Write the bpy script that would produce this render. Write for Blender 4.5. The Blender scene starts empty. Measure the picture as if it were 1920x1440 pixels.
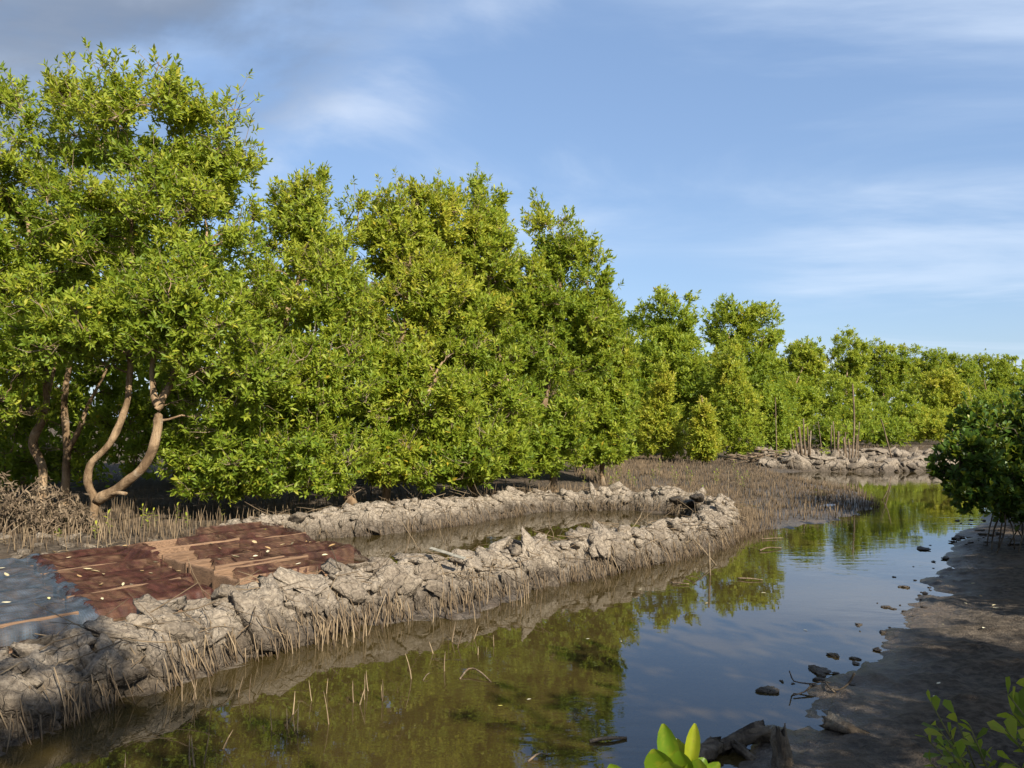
import bpy, math
import numpy as np
from mathutils import Matrix, Vector

sc = bpy.context.scene
RS = np.random.RandomState(11)

# ------------------------------------------------------------------ camera, sky, sun, exposure
H, F, HOR = 1.70, 1450.0, 790.0            # eye height above the water, focal length and horizon row (1920 px wide picture)
cam = bpy.data.cameras.new('camera')
cam.sensor_width = 36.0
cam.lens = F / 1920 * 36.0
cam.shift_y = (HOR - 720) / 1920
cam.clip_start, cam.clip_end = 0.05, 3000
camo = bpy.data.objects.new('camera', cam)
sc.collection.objects.link(camo)
camo.location = (0, 0, H)
camo.rotation_euler = (math.pi / 2, 0, 0)
sc.camera = camo

SUN_EL, SUN_AZ = math.radians(35), math.radians(33)   # sun behind the camera, to its right
sun_from = Vector((math.sin(SUN_AZ) * math.cos(SUN_EL), -math.cos(SUN_AZ) * math.cos(SUN_EL), math.sin(SUN_EL)))
sl = bpy.data.lights.new('sun', 'SUN')
sl.energy, sl.angle, sl.color = 5.0, math.radians(0.5), (1.0, 0.90, 0.72)
so = bpy.data.objects.new('sun', sl)
sc.collection.objects.link(so)
so.rotation_euler = sun_from.to_track_quat('Z', 'Y').to_euler()

world = bpy.data.worlds.new('World')
sc.world = world
world.use_nodes = True


class NT:
    """tiny node-tree helper"""
    def __init__(s, tree):
        s.t = tree
        tree.nodes.clear()

    def n(s, typ, ins=None, **props):
        nd = s.t.nodes.new(typ)
        for k, v in props.items():
            setattr(nd, k, v)
        for k, v in (ins or {}).items():
            sock = nd.inputs[k]
            if isinstance(v, bpy.types.NodeSocket):
                s.t.links.new(v, sock)
            else:
                sock.default_value = v
        return nd

    def math(s, op, a, b=0.0, clamp=False):
        nd = s.t.nodes.new('ShaderNodeMath')
        nd.operation = op
        nd.use_clamp = clamp
        for i, v in enumerate((a, b)):
            if isinstance(v, bpy.types.NodeSocket):
                s.t.links.new(v, nd.inputs[i])
            else:
                nd.inputs[i].default_value = v
        return nd.outputs[0]

    def mix(s, fac, a, b, blend='MIX'):
        nd = s.t.nodes.new('ShaderNodeMix')
        nd.data_type = 'RGBA'
        nd.blend_type = blend
        for sock, v in ((nd.inputs[0], fac), (nd.inputs[6], a), (nd.inputs[7], b)):
            if isinstance(v, bpy.types.NodeSocket):
                s.t.links.new(v, sock)
            elif isinstance(v, (tuple, list)):
                sock.default_value = (*v, 1) if len(v) == 3 else v
            else:
                sock.default_value = v
        return nd.outputs[2]

    def ramp(s, fac, stops):
        nd = s.t.nodes.new('ShaderNodeValToRGB')
        el = nd.color_ramp.elements
        while len(el) < len(stops):
            el.new(0.5)
        for e, (p, c) in zip(el, stops):
            e.position = p
            e.color = (*c, 1) if len(c) == 3 else c
        s.t.links.new(fac, nd.inputs[0])
        return nd.outputs[0]

    def sstep(s, v, lo, hi):
        nd = s.t.nodes.new('ShaderNodeMapRange')
        nd.interpolation_type = 'SMOOTHSTEP'
        s.t.links.new(v, nd.inputs[0])
        nd.inputs[1].default_value, nd.inputs[2].default_value = lo, hi
        nd.inputs[3].default_value, nd.inputs[4].default_value = 0, 1
        return nd.outputs[0]

    def noise(s, vec, scale, detail=4.0, rough=0.5, dist=0.0):
        nd = s.n('ShaderNodeTexNoise', {'Scale': scale, 'Detail': detail, 'Roughness': rough, 'Distortion': dist})
        if vec is not None:
            s.t.links.new(vec, nd.inputs['Vector'])
        return nd.outputs['Fac']


def build_sky():
    w = NT(world.node_tree)
    sky = w.n('ShaderNodeTexSky', sky_type='NISHITA', sun_disc=False, sun_elevation=SUN_EL,
              sun_rotation=math.pi - SUN_AZ, altitude=0, air_density=1.0, dust_density=1.2, ozone_density=1.6)
    tc = w.n('ShaderNodeTexCoord').outputs['Generated']
    sp = w.n('ShaderNodeSeparateXYZ', {0: tc})
    x, y, z = sp.outputs
    zz = w.math('ADD', w.math('MAXIMUM', z, 0.0), 0.10)
    u, v = w.math('DIVIDE', x, zz), w.math('DIVIDE', y, zz)
    # high thin cloud drawn out in bands
    ci = w.n('ShaderNodeCombineXYZ', {0: w.math('ADD', w.math('MULTIPLY', u, 0.34), w.math('MULTIPLY', v, 0.05)), 1: w.math('MULTIPLY', v, 0.85), 2: 3.7}).outputs[0]
    n1 = w.noise(ci, 1.25, 7, 0.56, 0.5)
    big = w.noise(w.n('ShaderNodeCombineXYZ', {0: u, 1: v, 2: 8.3}).outputs[0], 0.30, 2, 0.5)
    cirrus = w.math('MULTIPLY', w.sstep(n1, 0.42, 0.68), w.sstep(big, 0.32, 0.52))
    # low broken cloud, thicker and greyer, mostly high and to the left
    cu = w.n('ShaderNodeCombineXYZ', {0: u, 1: v, 2: 1.9}).outputs[0]
    n2 = w.noise(cu, 1.0, 8, 0.55, 0.35)
    side = w.sstep(w.math('SUBTRACT', w.math('MULTIPLY', z, 1.0), w.math('MULTIPLY', x, 0.75)), 0.30, 0.72)
    puff = w.math('MULTIPLY', w.sstep(w.math('ADD', n2, w.math('MULTIPLY', side, 0.22)), 0.56, 0.80), w.sstep(side, 0.0, 0.35))
    veil = w.mix(0.42, sky.outputs[0], (1.75, 2.80, 4.85))
    col = w.mix(w.math('MULTIPLY', cirrus, 0.9), veil, (4.5, 5.2, 6.2))
    grey = w.mix(w.sstep(n2, 0.45, 0.75), (0.95, 1.16, 1.55), (2.2, 2.5, 3.1))
    grey = w.mix(w.sstep(side, 0.45, 0.85), (4.3, 4.9, 5.9), grey)
    col = w.mix(w.math('MULTIPLY', puff, 0.75), col, grey)
    bg = w.n('ShaderNodeBackground', {'Color': col, 'Strength': 0.080})
    out = w.n('ShaderNodeOutputWorld')
    w.t.links.new(bg.outputs[0], out.inputs[0])


build_sky()
vs = sc.view_settings
vs.view_transform, vs.look, vs.exposure, vs.gamma, vs.use_curve_mapping = 'Standard', 'None', 1.15, 1.0, False
cy = sc.cycles
cy.use_denoising = True
try:
    cy.denoiser = 'OPENIMAGEDENOISE'
    cy.denoising_input_passes = 'RGB_ALBEDO_NORMAL'
except Exception:
    pass
cy.max_bounces, cy.diffuse_bounces, cy.glossy_bounces, cy.transmission_bounces, cy.transparent_max_bounces = 8, 5, 3, 5, 10
cy.caustics_reflective = cy.caustics_refractive = False
cy.sample_clamp_indirect = 6.0


# ------------------------------------------------------------------ helpers
def gp(px, py, z=0.0):
    y = (H - z) * F / (py - HOR)
    return np.array([(px - 960) / F * y, y, z])


def at(px, py, Y):
    return np.array([(px - 960) / F * Y, Y, H - (py - HOR) / F * Y])


def _hash(ix, iy, iz, seed):
    h = (ix * 374761393 + iy * 668265263 + iz * 2147483647 + seed * 974634777).astype(np.int64) & 0xffffffff
    h = ((h ^ (h >> 13)) * 1274126177) & 0xffffffff
    h = ((h ^ (h >> 16)) * 2246822519) & 0xffffffff
    return ((h ^ (h >> 15)) & 0xffff) / 65535.0


def vnoise(p, seed=0):
    p = np.asarray(p, float)
    i = np.floor(p).astype(np.int64)
    f = p - i
    f = f * f * f * (f * (f * 6 - 15) + 10)
    r = 0
    for dx in (0, 1):
        wx = f[:, 0] if dx else 1 - f[:, 0]
        for dy in (0, 1):
            wy = f[:, 1] if dy else 1 - f[:, 1]
            for dz in (0, 1):
                wz = f[:, 2] if dz else 1 - f[:, 2]
                r = r + wx * wy * wz * _hash(i[:, 0] + dx, i[:, 1] + dy, i[:, 2] + dz, seed)
    return r * 2 - 1


def fbm(p, octv=4, seed=0, gain=0.5, ridged=False):
    a, s, out = 1.0, 1.0, 0
    for o in range(octv):
        n = vnoise(np.asarray(p) * s + o * 17.3, seed + o)
        if ridged:
            n = 1 - 2 * np.abs(n)
        out = out + a * n
        a *= gain
        s *= 2.03
    return out


def unit(v):
    v = np.asarray(v, float)
    return v / np.maximum(np.linalg.norm(v, axis=-1, keepdims=True), 1e-9)


def new_mesh(name, verts, faces, mat, tone=None, smooth=True):
    """faces: list of (M,k) int arrays"""
    verts = np.asarray(verts, np.float32).reshape(-1, 3)
    faces = [np.asarray(f, np.int32) for f in faces if len(f)]
    me = bpy.data.meshes.new(name)
    me.vertices.add(len(verts))
    me.vertices.foreach_set('co', verts.ravel())
    loops = np.concatenate([f.ravel() for f in faces])
    tot = np.concatenate([np.full(len(f), f.shape[1], np.int32) for f in faces])
    start = np.concatenate([[0], np.cumsum(tot)[:-1]]).astype(np.int32)
    me.loops.add(len(loops))
    me.loops.foreach_set('vertex_index', loops)
    me.polygons.add(len(tot))
    me.polygons.foreach_set('loop_start', start)
    me.polygons.foreach_set('loop_total', tot)
    me.polygons.foreach_set('use_smooth', np.full(len(tot), smooth))
    if tone is not None:
        at_ = me.attributes.new('tone', 'FLOAT', 'POINT')
        at_.data.foreach_set('value', np.asarray(tone, np.float32))
    me.update(calc_edges=True)
    if mat is not None:
        me.materials.append(mat)
    return me


def link(name, me, parent=None, kind=None):
    o = bpy.data.objects.new(name, me)
    sc.collection.objects.link(o)
    if parent is not None:
        o.parent = parent
    if kind:
        o['kind'] = kind
    return o


def mk(name, verts, faces, mat, parent=None, base=None, tone=None, smooth=True, kind=None):
    verts = np.asarray(verts, float).reshape(-1, 3)
    if base is not None:
        verts = verts - np.asarray(base)
    return link(name, new_mesh(name, verts, faces, mat, tone, smooth), parent, kind)


def tag(o, label, cat, group=None, kind=None):
    o['label'] = label
    o['category'] = cat
    if group:
        o['group'] = group
    if kind:
        o['kind'] = kind
    return o


def thing(name, label, cat, loc, group=None):
    o = bpy.data.objects.new(name, None)
    o.empty_display_size = 0.1
    sc.collection.objects.link(o)
    o.location = tuple(loc)
    return tag(o, label, cat, group)


def tubes(P, Rr, S):
    """P (N,K,3) poly-lines, Rr (N,K) radii -> verts, quads, caps"""
    P = np.asarray(P, float)
    Rr = np.asarray(Rr, float)
    N, K, _ = P.shape
    T = np.empty_like(P)
    T[:, 1:-1] = P[:, 2:] - P[:, :-2]
    T[:, 0] = P[:, 1] - P[:, 0]
    T[:, -1] = P[:, -1] - P[:, -2]
    T = unit(T)
    ref = np.where(np.abs(T[:, :1, 2:3]) > 0.85, np.array([1.0, 0.13, 0.07]), np.array([0.05, 0.11, 1.0]))
    A = unit(np.cross(T, np.broadcast_to(ref, T.shape)))
    B = np.cross(T, A)
    ang = np.arange(S) / S * 2 * np.pi
    V = P[:, :, None] + Rr[:, :, None, None] * (np.cos(ang)[None, None, :, None] * A[:, :, None] + np.sin(ang)[None, None, :, None] * B[:, :, None])
    idx = np.arange(N * K * S).reshape(N, K, S)
    a, b = idx[:, :-1], idx[:, 1:]
    q = np.stack([a, np.roll(a, -1, 2), np.roll(b, -1, 2), b], -1).reshape(-1, 4)
    caps = [idx[:, 0, ::-1].reshape(-1, S), idx[:, -1].reshape(-1, S)]
    return V.reshape(-1, 3), [q] + caps


class Geo:
    def __init__(s):
        s.v, s.f, s.t, s.n = [], [], [], 0

    def add(s, v, faces, tone=0.5):
        s.v.append(np.asarray(v, float).reshape(-1, 3))
        k = len(s.v[-1])
        s.f += [np.asarray(f) + s.n for f in faces]
        s.t.append(np.broadcast_to(np.asarray(tone, float), (k,)))
        s.n += k

    def mk(s, name, mat, parent=None, base=None, smooth=True, kind=None):
        by = {}
        for f in s.f:
            if len(f):
                by.setdefault(f.shape[1], []).append(f)
        return mk(name, np.concatenate(s.v), [np.concatenate(f) for f in by.values()], mat, parent, base, np.concatenate(s.t), smooth, kind)


def resample(pts, step):
    pts = np.asarray(pts, float)
    # Catmull-Rom then even spacing
    ext = np.concatenate([[2 * pts[0] - pts[1]], pts, [2 * pts[-1] - pts[-2]]])
    out = []
    for i in range(len(pts) - 1):
        p0, p1, p2, p3 = ext[i:i + 4]
        t = np.linspace(0, 1, 14, endpoint=False)[:, None]
        out.append(0.5 * (2 * p1 + (p2 - p0) * t + (2 * p0 - 5 * p1 + 4 * p2 - p3) * t ** 2 + (3 * p1 - p0 - 3 * p2 + p3) * t ** 3))
    out = np.concatenate(out + [pts[-1:]])
    d = np.concatenate([[0], np.cumsum(np.linalg.norm(np.diff(out, axis=0), axis=1))])
    n = max(3, int(round(d[-1] / step)) + 1)
    s = np.linspace(0, d[-1], n)
    return np.stack([np.interp(s, d, out[:, k]) for k in range(out.shape[1])], 1)


# ------------------------------------------------------------------ materials
def material(name):
    m = bpy.data.materials.new(name)
    m.use_nodes = True
    return m, NT(m.node_tree)


def finish(w, shader, disp=None):
    o = w.n('ShaderNodeOutputMaterial')
    w.t.links.new(shader, o.inputs[0])


def bsdf(w, color, rough, normal=None, spec=0.5):
    ins = {'Base Color': color if isinstance(color, bpy.types.NodeSocket) else (*color, 1), 'Roughness': rough, 'Specular IOR Level': spec}
    nd = w.n('ShaderNodeBsdfPrincipled', ins)
    if normal is not None:
        w.t.links.new(normal, nd.inputs['Normal'])
    return nd.outputs[0]


def bump(w, h, strength, dist):
    return w.n('ShaderNodeBump', {'Height': h, 'Strength': strength, 'Distance': dist}).outputs[0]


def geo_pos(w):
    return w.n('ShaderNodeNewGeometry').outputs['Position']


def tone_of(w, per_object):
    if per_object:
        return w.n('ShaderNodeObjectInfo').outputs['Random']
    return w.n('ShaderNodeAttribute', attribute_name='tone').outputs['Fac']


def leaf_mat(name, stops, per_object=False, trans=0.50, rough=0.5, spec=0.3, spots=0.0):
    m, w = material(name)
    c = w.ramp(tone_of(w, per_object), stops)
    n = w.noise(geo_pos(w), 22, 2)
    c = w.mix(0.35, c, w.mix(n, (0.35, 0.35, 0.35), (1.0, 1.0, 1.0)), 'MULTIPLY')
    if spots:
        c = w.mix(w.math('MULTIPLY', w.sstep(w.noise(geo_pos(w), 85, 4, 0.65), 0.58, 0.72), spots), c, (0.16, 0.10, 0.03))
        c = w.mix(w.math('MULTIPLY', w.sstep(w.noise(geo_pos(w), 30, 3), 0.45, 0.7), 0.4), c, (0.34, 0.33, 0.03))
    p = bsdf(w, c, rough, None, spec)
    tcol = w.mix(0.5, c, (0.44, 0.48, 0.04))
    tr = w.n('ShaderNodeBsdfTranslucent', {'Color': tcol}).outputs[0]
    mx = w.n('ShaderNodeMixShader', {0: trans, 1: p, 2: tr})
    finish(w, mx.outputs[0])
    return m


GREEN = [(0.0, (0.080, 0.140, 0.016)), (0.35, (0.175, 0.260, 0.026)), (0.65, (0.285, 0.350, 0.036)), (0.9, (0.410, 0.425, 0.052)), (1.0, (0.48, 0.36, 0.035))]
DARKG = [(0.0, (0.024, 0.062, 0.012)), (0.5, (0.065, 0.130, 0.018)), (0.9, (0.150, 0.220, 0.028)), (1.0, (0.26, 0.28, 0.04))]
DEADL = [(0.0, (0.045, 0.032, 0.022)), (0.5, (0.115, 0.085, 0.060)), (1.0, (0.24, 0.185, 0.13))]
M = {}
M['leaf'] = leaf_mat('mangrove_leaf', GREEN)
M['leaf1'] = leaf_mat('mangrove_leaf_single', [(p * 0.8 + 0.05, c) for p, c in GREEN[:4]], True)
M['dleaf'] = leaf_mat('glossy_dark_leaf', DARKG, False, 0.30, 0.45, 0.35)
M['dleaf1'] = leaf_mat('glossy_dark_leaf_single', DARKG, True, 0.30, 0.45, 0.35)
M['dead'] = leaf_mat('dry_leaf', DEADL, False, 0.15, 0.8, 0.2)
M['dead1'] = leaf_mat('dry_leaf_single', DEADL, True, 0.15, 0.8, 0.2)
M['seed1'] = leaf_mat('seedling_leaf', [(0.0, (0.10, 0.19, 0.012)), (0.6, (0.18, 0.27, 0.016)), (1.0, (0.30, 0.33, 0.02))], True, 0.45, 0.38, 0.4, 0.55)
M['fallen1'] = leaf_mat('fallen_leaf', [(0.0, (0.35, 0.22, 0.10)), (0.35, (0.50, 0.45, 0.30)), (0.9, (0.66, 0.62, 0.50)), (1.0, (0.5, 0.45, 0.06))], True, 0.1, 0.7, 0.3)


def bark_mat(name, c0, c1, sc_=9.0):
    m, w = material(name)
    p = geo_pos(w)
    st = w.n('ShaderNodeMapping', {'Vector': p, 'Scale': (1, 1, 0.35)}).outputs[0]
    n = w.noise(st, sc_, 6, 0.62, 0.6)
    n2 = w.noise(p, 70, 3, 0.6)
    c = w.mix(w.sstep(n, 0.32, 0.68), c0, c1)
    c = w.mix(w.math('MULTIPLY', w.sstep(n2, 0.5, 0.75), 0.5), c, tuple(0.45 * k for k in c0))
    blot = w.noise(p, 3.1, 5, 0.65, 0.8)
    c = w.mix(w.math('MULTIPLY', w.sstep(blot, 0.50, 0.66), 0.65), c, tuple(0.40 * k for k in c0))
    c = w.mix(w.math('MULTIPLY', w.sstep(blot, 0.47, 0.30), 0.45), c, (0.30, 0.27, 0.22))
    finish(w, bsdf(w, c, 0.85, bump(w, w.math('ADD', n, w.math('MULTIPLY', n2, 0.5)), 0.9, 0.02), 0.2))
    return m


M['bark'] = bark_mat('tan_mangrove_bark', (0.115, 0.074, 0.043), (0.290, 0.205, 0.128))
M['twig'] = bark_mat('pale_twig_bark', (0.12, 0.09, 0.058), (0.26, 0.205, 0.14), 14)
M['drift'] = bark_mat('grey_driftwood', (0.055, 0.042, 0.032), (0.17, 0.135, 0.10), 16)
M['stake'] = bark_mat('weathered_stake', (0.085, 0.060, 0.040), (0.20, 0.150, 0.105), 12)


def root_mat():
    m, w = material('dry_root')
    t = tone_of(w, False)
    p = geo_pos(w)
    c = w.ramp(t, [(0.0, (0.040, 0.031, 0.022)), (0.5, (0.112, 0.080, 0.050)), (1.0, (0.235, 0.180, 0.118))])
    z = w.n('ShaderNodeSeparateXYZ', {0: p}).outputs[2]
    wet = w.sstep(w.math('ADD', z, w.math('MULTIPLY', w.noise(p, 9, 2), 0.06)), 0.02, 0.11)
    c = w.mix(wet, w.mix(1.0, c, (0.42, 0.38, 0.34), 'MULTIPLY'), c)
    finish(w, bsdf(w, c, 0.8, None, 0.25))
    return m


def root1_mat():
    m, w = material('breathing_root_single')
    c = w.ramp(tone_of(w, True), [(0.0, (0.10, 0.07, 0.044)), (0.5, (0.19, 0.138, 0.085)), (1.0, (0.31, 0.235, 0.15))])
    n = w.noise(geo_pos(w), 60, 3)
    finish(w, bsdf(w, w.mix(0.5, c, w.mix(n, (0.3, 0.3, 0.3), (1, 1, 1)), 'MULTIPLY'), 0.75, None, 0.3))
    return m


M['root'] = root_mat()
M['root1'] = root1_mat()


def mud_mat(name, per_object=False, wet_lo=0.07, wet_hi=0.35, dark=1.0):
    m, w = material(name)
    p = geo_pos(w)
    z = w.n('ShaderNodeSeparateXYZ', {0: p}).outputs[2]
    n = w.noise(p, 5.0, 6, 0.6)
    fine = w.noise(p, 38, 6, 0.62)
    pores = w.noise(p, 130, 3, 0.6)
    dry = w.sstep(w.math('ADD', z, w.math('MULTIPLY', w.math('SUBTRACT', n, 0.5), 0.45)), wet_lo, wet_hi)
    cdry = w.mix(w.sstep(fine, 0.35, 0.7), (0.180, 0.150, 0.121), (0.345, 0.297, 0.242))
    cwet = w.mix(w.sstep(fine, 0.35, 0.7), (0.050, 0.039, 0.029), (0.118, 0.095, 0.072))
    c = w.mix(dry, cwet, cdry)
    c = w.mix(w.math('MULTIPLY', w.sstep(pores, 0.55, 0.75), 0.35), c, (0.05, 0.038, 0.028))
    if per_object:
        r = w.n('ShaderNodeObjectInfo').outputs['Random']
        c = w.mix(1.0, c, w.ramp(r, [(0, (0.66, 0.64, 0.62)), (1, (1.0, 1.0, 1.0))]), 'MULTIPLY')
    if dark != 1.0:
        c = w.mix(1.0, c, (dark, dark, dark * 1.03), 'MULTIPLY')
    vo = w.n('ShaderNodeTexVoronoi', {'Vector': w.n('ShaderNodeVectorMath', {0: p, 1: w.n('ShaderNodeVectorMath', {0: w.n('ShaderNodeTexNoise', {'Vector': p, 'Scale': 10.0, 'Detail': 3.0}).outputs['Color'], 3: 0.07}, operation='SCALE').outputs[0]}, operation='ADD').outputs[0], 'Scale': 9.0}, feature='DISTANCE_TO_EDGE').outputs['Distance']
    crack = w.sstep(vo, 0.0, 0.06)
    hgt = w.math('ADD', w.math('ADD', w.math('MULTIPLY', fine, 1.0), w.math('MULTIPLY', pores, 0.35)), w.math('MULTIPLY', crack, 0.45))
    rough = w.n('ShaderNodeMapRange', {0: dry, 3: 0.55, 4: 0.92}).outputs[0]
    nd = bsdf(w, c, rough, bump(w, hgt, 0.9, 0.03), 0.3)
    finish(w, nd)
    return m


M['mud'] = mud_mat('dried_mud')
M['clod'] = mud_mat('dried_mud_clod', True)
M['wetclod'] = mud_mat('dark_wet_mud', True, 0.5, 0.9, 0.8)


def ground_mat():
    m, w = material('wet_mud_ground')
    p = geo_pos(w)
    x, y, z = w.n('ShaderNodeSeparateXYZ', {0: p}).outputs
    n = w.noise(p, 1.1, 6, 0.6)
    f = w.noise(p, 16, 8, 0.66)
    ff = w.noise(p, 75, 4, 0.6)
    st = w.noise(w.n('ShaderNodeMapping', {'Vector': p, 'Rotation': (0, 0, 0.35), 'Scale': (1.2, 5.5, 1)}).outputs[0], 3.0, 6, 0.6, 0.6)
    land = w.mix(w.sstep(f, 0.36, 0.66), (0.040, 0.033, 0.027), (0.115, 0.094, 0.075))
    land = w.mix(w.math('MULTIPLY', w.sstep(n, 0.45, 0.7), 0.5), land, (0.120, 0.085, 0.058))
    land = w.mix(w.math('MULTIPLY', w.sstep(st, 0.55, 0.72), 0.45), land, (0.055, 0.042, 0.033))
    bed = w.mix(w.sstep(w.noise(p, 2.3, 5, 0.6), 0.38, 0.62), (0.062, 0.044, 0.015), (0.145, 0.102, 0.036))
    bed = w.mix(w.math('MULTIPLY', w.sstep(f, 0.5, 0.72), 0.5), bed, (0.20, 0.155, 0.06))
    wet = w.sstep(w.math('ADD', z, w.math('MULTIPLY', w.math('SUBTRACT', f, 0.5), 0.05)), -0.05, 0.015)
    c = w.mix(wet, bed, land)
    hgt = w.math('ADD', w.math('ADD', f, w.math('MULTIPLY', ff, 0.6)), w.math('MULTIPLY', st, 0.3))
    dry = w.sstep(z, 0.0, 0.12)
    rough = w.n('ShaderNodeMapRange', {0: w.math('ADD', w.math('MULTIPLY', dry, 0.8), w.math('MULTIPLY', f, 0.4)), 1: 0.2, 2: 0.9, 3: 0.35, 4: 0.95}).outputs[0]
    spec = w.n('ShaderNodeMapRange', {0: dry, 3: 0.45, 4: 0.08}).outputs[0]
    finish(w, bsdf(w, c, rough, bump(w, hgt, 0.9, 0.035), spec))
    return m


M['ground'] = ground_mat()


def water_mat():
    m, w = material('murky_pond_water')
    p = geo_pos(w)
    s1 = w.noise(w.n('ShaderNodeMapping', {'Vector': p, 'Scale': (0.8, 2.2, 1)}).outputs[0], 2.6, 3, 0.5, 0.4)
    s2 = w.noise(p, 0.35, 2, 0.5)
    amp = w.sstep(s2, 0.42, 0.68)
    nb = w.n('ShaderNodeBump', {'Height': s1, 'Strength': w.math('ADD', w.math('MULTIPLY', amp, 0.07), 0.012), 'Distance': 0.03}).outputs[0]
    fr = w.n('ShaderNodeFresnel', {'IOR': 1.58, 'Normal': nb}).outputs[0]
    gl = w.n('ShaderNodeBsdfGlossy', {'Color': (0.95, 0.97, 1.0, 1), 'Roughness': 0.012, 'Normal': nb}).outputs[0]
    film = w.noise(p, 1.4, 5, 0.6, 0.5)
    murk = w.mix(film, (0.058, 0.041, 0.014), (0.120, 0.090, 0.034))
    df = w.n('ShaderNodeBsdfDiffuse', {'Color': murk}).outputs[0]
    tr = w.n('ShaderNodeBsdfTransparent', {'Color': (0.80, 0.69, 0.47, 1)}).outputs[0]
    body = w.n('ShaderNodeMixShader', {0: 0.40, 1: tr, 2: df}).outputs[0]
    mx = w.n('ShaderNodeMixShader', {0: fr, 1: body, 2: gl})
    finish(w, mx.outputs[0])
    return m


M['water'] = water_mat()


def wood_mat():
    m, w = material('red_brown_plank_wood')
    oc = w.n('ShaderNodeTexCoord').outputs['Object']
    rnd = w.n('ShaderNodeObjectInfo').outputs['Random']
    v = w.n('ShaderNodeVectorMath', {0: oc, 1: w.n('ShaderNodeCombineXYZ', {0: w.math('MULTIPLY', rnd, 40), 1: w.math('MULTIPLY', rnd, 17), 2: 0.0}).outputs[0]}, operation='ADD').outputs[0]
    g = w.noise(w.n('ShaderNodeMapping', {'Vector': v, 'Scale': (1.2, 14, 14)}).outputs[0], 3.2, 6, 0.62, 0.7)
    c = w.mix(w.sstep(g, 0.3, 0.7), (0.078, 0.048, 0.033), (0.250, 0.160, 0.105))
    c = w.mix(w.math('MULTIPLY', w.sstep(w.noise(v, 4, 4), 0.5, 0.75), 0.45), c, (0.10, 0.06, 0.04))
    c = w.mix(0.5, c, w.ramp(rnd, [(0, (0.6, 0.55, 0.5)), (1, (1.15, 1.1, 1.0))]), 'MULTIPLY')
    finish(w, bsdf(w, c, 0.8, bump(w, g, 0.4, 0.01), 0.25))
    return m


M['wood'] = wood_mat()


def net_mat(name, c0, c1, cover, cells, fold=0.75):
    m, w = material(name)
    p = geo_pos(w)
    r = w.n('ShaderNodeMapping', {'Vector': p, 'Rotation': (0, 0, -0.87)}).outputs[0]
    x, y, z = w.n('ShaderNodeSeparateXYZ', {0: r}).outputs
    sx = w.math('ABSOLUTE', w.math('SINE', w.math('MULTIPLY', x, cells)))
    sy = w.math('ABSOLUTE', w.math('SINE', w.math('MULTIPLY', w.math('ADD', y, w.math('MULTIPLY', z, 0.7)), cells)))
    thread = w.math('MAXIMUM', w.sstep(sx, 0.55, 0.9), w.sstep(sy, 0.55, 0.9))
    n = w.sstep(w.noise(w.n('ShaderNodeMapping', {'Vector': p, 'Rotation': (0, 0, 0.35), 'Scale': (1.0, 2.6, 1.0)}).outputs[0], 3.2, 5, 0.6, 0.8), 0.3, 0.7)
    a = w.math('ADD', w.math('MULTIPLY', thread, 0.22), w.math('ADD', w.math('MULTIPLY', n, fold), cover), True)
    c = w.mix(w.sstep(w.noise(p, 11, 5), 0.35, 0.7), c0, c1)
    d = bsdf(w, c, 0.6, None, 0.3)
    tl = w.n('ShaderNodeBsdfTranslucent', {'Color': c}).outputs[0]
    d2 = w.n('ShaderNodeMixShader', {0: 0.25, 1: d, 2: tl}).outputs[0]
    tr = w.n('ShaderNodeBsdfTransparent').outputs[0]
    finish(w, w.n('ShaderNodeMixShader', {0: a, 1: tr, 2: d2}).outputs[0])
    return m


M['rednet'] = net_mat('maroon_netting', (0.036, 0.012, 0.010), (0.092, 0.034, 0.026), 0.10, 230)
M['sheernet'] = net_mat('sheer_maroon_netting', (0.030, 0.011, 0.009), (0.080, 0.030, 0.023), -0.04, 230)
M['bluenet'] = net_mat('blue_netting', (0.042, 0.062, 0.088), (0.085, 0.118, 0.165), 0.36, 190, 0.28)


def plain_mat(name, c0, c1, rough=0.7, sc_=20.0):
    m, w = material(name)
    n = w.noise(geo_pos(w), sc_, 5, 0.6)
    finish(w, bsdf(w, w.mix(w.sstep(n, 0.3, 0.7), c0, c1), rough, bump(w, n, 0.3, 0.01), 0.3))
    return m


M['pale'] = plain_mat('bleached_strip', (0.13, 0.125, 0.105), (0.25, 0.24, 0.21))
M['scrap'] = plain_mat('white_plastic_scrap', (0.62, 0.64, 0.68), (0.8, 0.8, 0.8), 0.4)
M['stem'] = plain_mat('green_stem', (0.09, 0.10, 0.03), (0.17, 0.15, 0.06))

# ------------------------------------------------------------------ terrain and water
POND = np.array([(-3.4, 2.4), (-2.75, 3.9), (-2.5, 4.6), (-2.15, 5.1), (-1.85, 5.8), (-1.4, 6.3), (-0.3, 6.7), (0.15, 7.9), (0.74, 8.5), (1.44, 9.3), (2.34, 10.3),
                 (3.2, 11.4), (4.3, 12.3), (5.6, 13.2), (7.3, 15.6), (8.3, 19.0), (8.0, 23.0), (8.4, 25.6), (11.0, 26.1), (14.2, 26.2), (16.2, 28.0), (18.0, 31.0), (30, 36), (44, 30), (42, 18),
                 (20.0, 17.0), (10.5, 15.6), (8.65, 14.1), (6.9, 11.9), (5.75, 9.9), (4.75, 8.6), (4.35, 7.8), (3.55, 6.75), (3.15, 6.2), (2.45, 5.45), (2.1, 4.95), (1.7, 4.55), (1.45, 4.2), (1.2, 3.7),
                 (0.85, 3.0), (0.1, 2.5), (-1.2, 1.9), (-2.6, 1.6)])
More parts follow.
